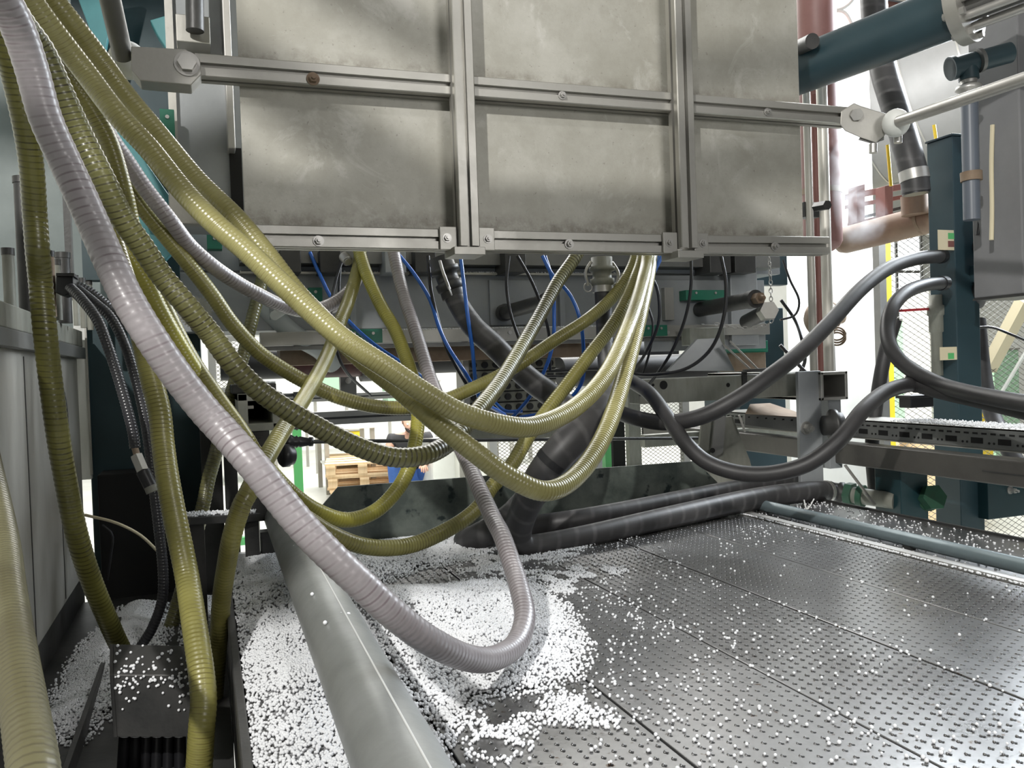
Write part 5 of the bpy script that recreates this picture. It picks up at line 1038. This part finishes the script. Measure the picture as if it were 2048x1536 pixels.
sb_ = Thing('storage_box', 'grey lidded machine cabinet left of the mesh panel', 'cabinet'); X0, X1, Z0, Z1 = yrect(926, 870, 975, 975, 8.0)
sb_.part('cabinet_body', MB().box(X0, X1, 8.0, 8.5, 0, Z1), CONC, b=.01); sb_.part('door_panel', MB().box(X0+.03, X1-.03, 7.99, 8.0, .2, Z1-.15), WHITE, b=.004); sb_.end()
# green railing
gr = Thing('green_stand', 'bright green tubular stand on the far floor left of the pallets', 'stand')
q = at(598, 980, 7.0); gr.part('upright', MB().box(q[0]-.035, q[0]+.035, q[1]-.03, q[1]+.03, 0.2, at(600, 858, 7.0)[2]), GRN, b=.004)
for zz, yy in ((.27, -.05), (.18, -.6)): gr.part('foot_rail', MB().box(q[0]-.9, q[0]+.35, q[1]+yy-.03, q[1]+yy+.03, zz-.03, zz+.03), GRN, b=.004)
gr.part('knob', MB().sphere((q[0], q[1], at(600, 856, 7)[2]), .035, 12), BLACKP)
for e in (-.85, .3): gr.part('foot', MB().box(q[0]+e-.03, q[0]+e+.03, q[1]-.65, q[1]+.03, 0, .15), GRN)
gr.end()
PGRN = mat('washed_out_green', (.30, .48, .33), .6)  # green lightened, overexposed haze put into the colour
def table(px0, px1, py, d, m, label, hz=None):
    a = at(px0, py, d); b = at(px1, py, d); z = (a[2]+b[2])/2; t = Thing('work_table', label, 'table')
    t.part('tabletop', MB().box(min(a[0], b[0]), max(a[0], b[0]), a[1]-.1, a[1]+.7, z-.04, z), m, b=.004)
    for x in (a[0]+.06, b[0]-.06):
        for yy in (-.05, .65): t.part('leg', MB().box(x-.025, x+.025, a[1]+yy-.025, a[1]+yy+.025, 0, z-.04), ALU)
    t.part('shelf', MB().box(a[0]+.06, b[0]-.06, a[1], a[1]+.6, z*.4, z*.4+.02), m); t.end(); return z
table(640, 760, 852, 9.8, WHITE, 'white work table on the far floor right of the green stand')
table(440, 560, 845, 11, PGRN, 'green topped work table far at the left')
table(1010, 1110, 800, 12, WHITE, 'white work table far behind the manifold')
for k, (x0, y0, x1, y1, Y, m, lb) in enumerate([(625, 750, 700, 790, 12, PGRN, 'green machine housing in the far hall under the red sleeve'), (775, 765, 880, 800, 12.5, PGRN, 'washed-out green machine panel in the far hall behind the drooping yellow hose'), (580, 796, 618, 806, 13, BLUEP, 'blue crate in the far hall left of the crossing hose'), (700, 862, 722, 890, 11, YEL, 'yellow upright panel in the far hall behind the olive hose'), (905, 830, 940, 860, 11.5, YEL, 'yellow box in the far hall above the lilac hose'), (960, 760, 1000, 800, 12, WOOD, 'wooden crate in the far hall behind the blue tubes'), (1560, 690, 1665, 742, 4.6, GRN, 'green low wall panel left of the white column'), (1800, 870, 1850, 960, 5.5, WOOD, 'cardboard box on the floor behind the mesh fence'), (1870, 880, 1960, 990, 5.2, WOOD, 'large cardboard box behind the mesh fence at right'), (1860, 580, 1890, 800, 7.5, CONC, 'tall grey cabinet behind the mesh fence left of the teal post'), (1830, 640, 1856, 900, 8.5, PGRN, 'green locker far behind the mesh fence'), (1990, 700, 2040, 950, 7.0, PGRN, 'green machine frame behind the mesh at the far right'), (1950, 790, 1985, 815, 6.0, YEL, 'yellow bin behind the mesh right of the teal post')]):
    t = Thing('far_unit' if False else ['machine_housing', 'electric_cabinet', 'plastic_crate', 'warning_board', 'yellow_box', 'wooden_crate', 'wall_panel', 'cardboard_box', 'cardboard_box', 'tall_cabinet', 'metal_locker', 'green_machine', 'yellow_bin'][k], lb, ['machine', 'panel', 'crate', 'panel', 'box', 'crate', 'panel', 'box', 'box', 'cabinet', 'locker', 'machine', 'bin'][k])
    X0, X1, Z0, Z1 = yrect(x0, y0, x1, y1, Y); zb_ = Z0 if k < 6 else 0; t.part('body', MB().box(X0, X1, Y, Y+.4, zb_, Z1), m, b=.006)
    if zb_ > .05:
        for e in (X0+.04, X1-.04): t.part('leg', MB().box(e-.02, e+.02, Y+.1, Y+.14, 0, zb_), ALU)
    t.part('top_edge', MB().box(X0-.01, X1+.01, Y-.01, Y+.41, Z1, Z1+.02), ALU if m is not WOOD else WOOD); t.end()
ys = Thing('stair_rail', 'pale diagonal handrail behind the mesh right of the teal post', 'rail'); ys.part('handrail', MB().bar(at(1975, 740, 4.2), at(2050, 600, 4.0), .07, .05), LABELM); ys.part('lower_rail', MB().bar(at(2000, 790, 4.2), at(2060, 690, 4.0), .012, .012), WHITE); ys.end()

# ================================================================== CROUCHING MAN
def skinned(name, V, E, R, m, parent, root=0, lv=2):
    me = bpy.data.meshes.new(name); me.from_pydata([tuple(v) for v in V], E, []); me.materials.append(m)
    o = bpy.data.objects.new(name, me); COL.objects.link(o); o.parent = parent
    sk = o.modifiers.new('skin', 'SKIN'); sk.use_smooth_shade = True
    if not me.skin_vertices: me.attributes
    for i, r in enumerate(R): me.skin_vertices[0].data[i].radius = (r, r) if not isinstance(r, tuple) else r; me.skin_vertices[0].data[i].use_root = (i == root)
    s2 = o.modifiers.new('sub', 'SUBSURF'); s2.levels = lv; s2.render_levels = lv; return o
def add_skin(name, V, E, R, m, parent, root=0, lv=2):
    me = bpy.data.meshes.new(name); me.from_pydata([tuple(v) for v in V], E, []); me.materials.append(m)
    o = bpy.data.objects.new(name, me); COL.objects.link(o); o.parent = parent
    bpy.context.view_layer.objects.active = o
    o.modifiers.new('skin', 'SKIN').use_smooth_shade = True
    if len(me.skin_vertices) == 0:
        bpy.ops.object.select_all(action='DESELECT'); o.select_set(True); bpy.ops.mesh.customdata_skin_add()
    for i, r in enumerate(R):
        d_ = me.skin_vertices[0].data[i]; d_.radius = (r, r); d_.use_root = (i == root)
    s2 = o.modifiers.new('sub', 'SUBSURF'); s2.levels = lv; s2.render_levels = lv; return o
pos = at(822, 950, 9.05); PX, PY = pos[0], pos[1]
man = bpy.data.objects.new('person', None); COL.objects.link(man); man.location = (PX, PY, 0); man.rotation_euler = (0, 0, radians(-8))
man['label'] = 'bearded person in charcoal t-shirt and blue jeans crouching beside the pallet stack, looking down'; man['category'] = 'person'
# local coords: faces -Y
V = [(0, .10, .26), (0, .08, .38), (0, .02, .52), (0, -.02, .66), (0, -.04, .735), (0, -.06, .80),
     (-.19, -.02, .685), (-.25, -.10, .54), (-.17, -.30, .45), (-.12, -.36, .43),
     (.19, -.02, .685), (.25, -.10, .54), (.17, -.30, .45), (.12, -.36, .43),
     (-.12, .08, .24), (-.19, -.28, .44), (-.18, -.12, .10), (-.18, -.20, .05),
     (.12, .08, .24), (.21, -.28, .44), (.20, -.12, .10), (.20, -.20, .05)]
E_ = [(0, 1), (1, 2), (2, 3), (3, 4), (4, 5), (3, 6), (6, 7), (7, 8), (8, 9), (3, 10), (10, 11), (11, 12), (12, 13), (0, 14), (14, 15), (15, 16), (16, 17), (0, 18), (18, 19), (19, 20), (20, 21)]
R_ = [.13, .125, .13, .12, .05, .05, .062, .046, .032, .026, .062, .046, .032, .026, .10, .075, .05, .045, .10, .075, .05, .045]
body = add_skin('body', V, E_, R_, SKIN, man)
# clothing shells
add_skin('tshirt', [V[0], V[1], V[2], V[3], (0, -.035, .72), V[6], (-.225, -.06, .61), V[10], (.225, -.06, .61)], [(0, 1), (1, 2), (2, 3), (3, 4), (3, 5), (5, 6), (3, 7), (7, 8)], [.140, .138, .145, .134, .07, .078, .066, .078, .066], SHIRT, man)
add_skin('jeans', [V[0], V[14], V[15], V[16], V[18], V[19], V[20]], [(0, 1), (1, 2), (2, 3), (0, 4), (4, 5), (5, 6)], [.145, .112, .086, .060, .112, .086, .060], JEANS, man)
for s_ in (-1, 1):
    add_skin('shoe', [(s_*.19, -.08, .05), (s_*.19, -.18, .045), (s_*.19, -.27, .035)], [(0, 1), (1, 2)], [.045, .045, .035], SHOE, man)
    hx, hy, hz = s_*.12, -.36, .43
    HV = [(hx, hy, hz), (hx-s_*.02, hy-.05, hz-.02)]; HE = [(0, 1)]; HR = [.026, .030]
    for f, (o_, ln) in enumerate(((-.03, .030), (-.010, .036), (.010, .034), (.030, .026))):
        b0 = (hx-s_*.02+o_, hy-.085, hz-.025); k0 = len(HV); HV += [b0, (b0[0], b0[1]-ln*.6, b0[2]-ln*.5), (b0[0], b0[1]-ln*.8, b0[2]-ln*1.4)]; HE += [(1, k0), (k0, k0+1), (k0+1, k0+2)]; HR += [.010, .009, .008]
    k0 = len(HV); HV += [(hx-s_*.055, hy-.04, hz-.015), (hx-s_*.07, hy-.075, hz-.03)]; HE += [(0, k0), (k0, k0+1)]; HR += [.011, .009]
    add_skin('hand', HV, HE, HR, SKIN, man)
hm = MB(); hc = np.array([0, -.085, .865]); hd = MB().sphere((0, 0, 0), .1, 28, (.76, .92, 1.15))
Vh = []
for v in hd.v:
    v = np.array(v); zz = v[2]/.115
    if zz < -.2: v[0] *= 1-(-zz-.2)*.45; v[1] *= 1-(-zz-.2)*.25
    if v[1] < 0:
        f = -v[1]/.092
        if abs(v[0]) < .018 and -.035 < v[2] < .015: v[1] -= .018*(1-abs(v[0])/.018)*(1-abs(v[2]+.02)/.05)
        if abs(abs(v[0])-.03) < .016 and abs(v[2]-.012) < .018: v[1] += .008
    Vh.append(v)
cx_, sx_ = cos(radians(24)), sin(radians(24))
def hrot(v): v = np.array(v); return np.array([v[0], v[1]*cx_-(-v[2])*sx_*-1*-1, v[2]*cx_+v[1]*sx_])+hc
hd.v = [tuple(hrot(v)) for v in Vh]
head = bpy.data.objects.new('head', hd.mesh('head', SKIN)); COL.objects.link(head); head.parent = man
def hpart(nm, mb, m): mb.v = [tuple(hrot(v)) for v in mb.v]; o = bpy.data.objects.new(nm, mb.mesh(nm, m)); COL.objects.link(o); o.parent = head
hr = MB().sphere((0, .012, .02), .106, 24, (.78, .92, 1.12)); idx = [i for i, f in enumerate(hr.f) if np.mean([hr.v[k][1]*1.1-hr.v[k][2]*.9 for k in f]) > -.05 and np.mean([hr.v[k][2] for k in f]) > -.05 and not (np.mean([hr.v[k][1] for k in f]) < -.03 and np.mean([hr.v[k][2] for k in f]) < .07)]
hr.f = [hr.f[i] for i in idx]; hr.sm = [True]*len(idx); hpart('hair', hr, HAIR)
bd = MB().sphere((0, -.02, -.055), .068, 20, (.86, .98, .85)); hpart('beard', bd, HAIR)
for s_ in (-1, 1):
    hpart('eye', MB().sphere((s_*.029, -.080, .012), .011, 12), WHITE); hpart('ear', MB().sphere((s_*.078, .005, 0), .022, 12, (.4, .8, 1.2)), SKIN)
hpart('mouth', MB().sphere((0, -.088, -.045), .016, 10, (1.3, .35, .35)), mat('lips', (.35, .13, .11), .5))

# ================================================================== STEAM and added glare haze by the red pipe
def steam(name, c, r, dens, label):
    m = bpy.data.materials.new(name); m.use_nodes = True; nt = m.node_tree; N = nt.nodes; L = nt.links; N.remove(N['Principled BSDF'])
    v = N.new('ShaderNodeVolumeScatter'); v.inputs['Color'].default_value = (.97, .98, 1, 1); v.inputs['Anisotropy'].default_value = .3
    tc = N.new('ShaderNodeTexCoord'); n = N.new('ShaderNodeTexNoise'); n.inputs['Scale'].default_value = 14; n.inputs['Detail'].default_value = 3; n.inputs['Distortion'].default_value = .8; L.new(tc.outputs['Object'], n.inputs['Vector'])
    ln = N.new('ShaderNodeVectorMath'); ln.operation = 'LENGTH'; dv = N.new('ShaderNodeVectorMath'); dv.operation = 'DIVIDE'; dv.inputs[1].default_value = r; L.new(tc.outputs['Object'], dv.inputs[0]); L.new(dv.outputs[0], ln.inputs[0])
    fo = N.new('ShaderNodeMapRange'); fo.inputs[1].default_value = 1; fo.inputs[2].default_value = .25; L.new(ln.outputs['Value'], fo.inputs[0])
    nr = N.new('ShaderNodeMapRange'); nr.inputs[1].default_value = .42; nr.inputs[2].default_value = .62; L.new(n.outputs['Fac'], nr.inputs[0])
    a = N.new('ShaderNodeMath'); a.operation = 'MULTIPLY'; L.new(fo.outputs[0], a.inputs[0]); L.new(nr.outputs[0], a.inputs[1])
    b = N.new('ShaderNodeMath'); b.operation = 'MULTIPLY'; b.inputs[1].default_value = dens; L.new(a.outputs[0], b.inputs[0]); L.new(b.outputs[0], v.inputs['Density'])
    L.new(v.outputs[0], N['Material Output'].inputs['Volume'])
    mb = MB().sphere((0, 0, 0), 1, 20, r); o = bpy.data.objects.new(name, mb.mesh(name, m)); COL.objects.link(o); o.location = c
    o['label'] = label; o['category'] = 'steam'; o['kind'] = 'stuff'
steam('glare_haze', at(1702, 330, 2.75), (.07, .07, .30), 9, 'bright white haze added over the glare beside the red pipe')  # volume added to whiten the glare region
steam('steam_puff', at(1728, 440, 2.8), (.09, .07, .09), 6, 'small puff of steam at the rounded end of the tan pipe')
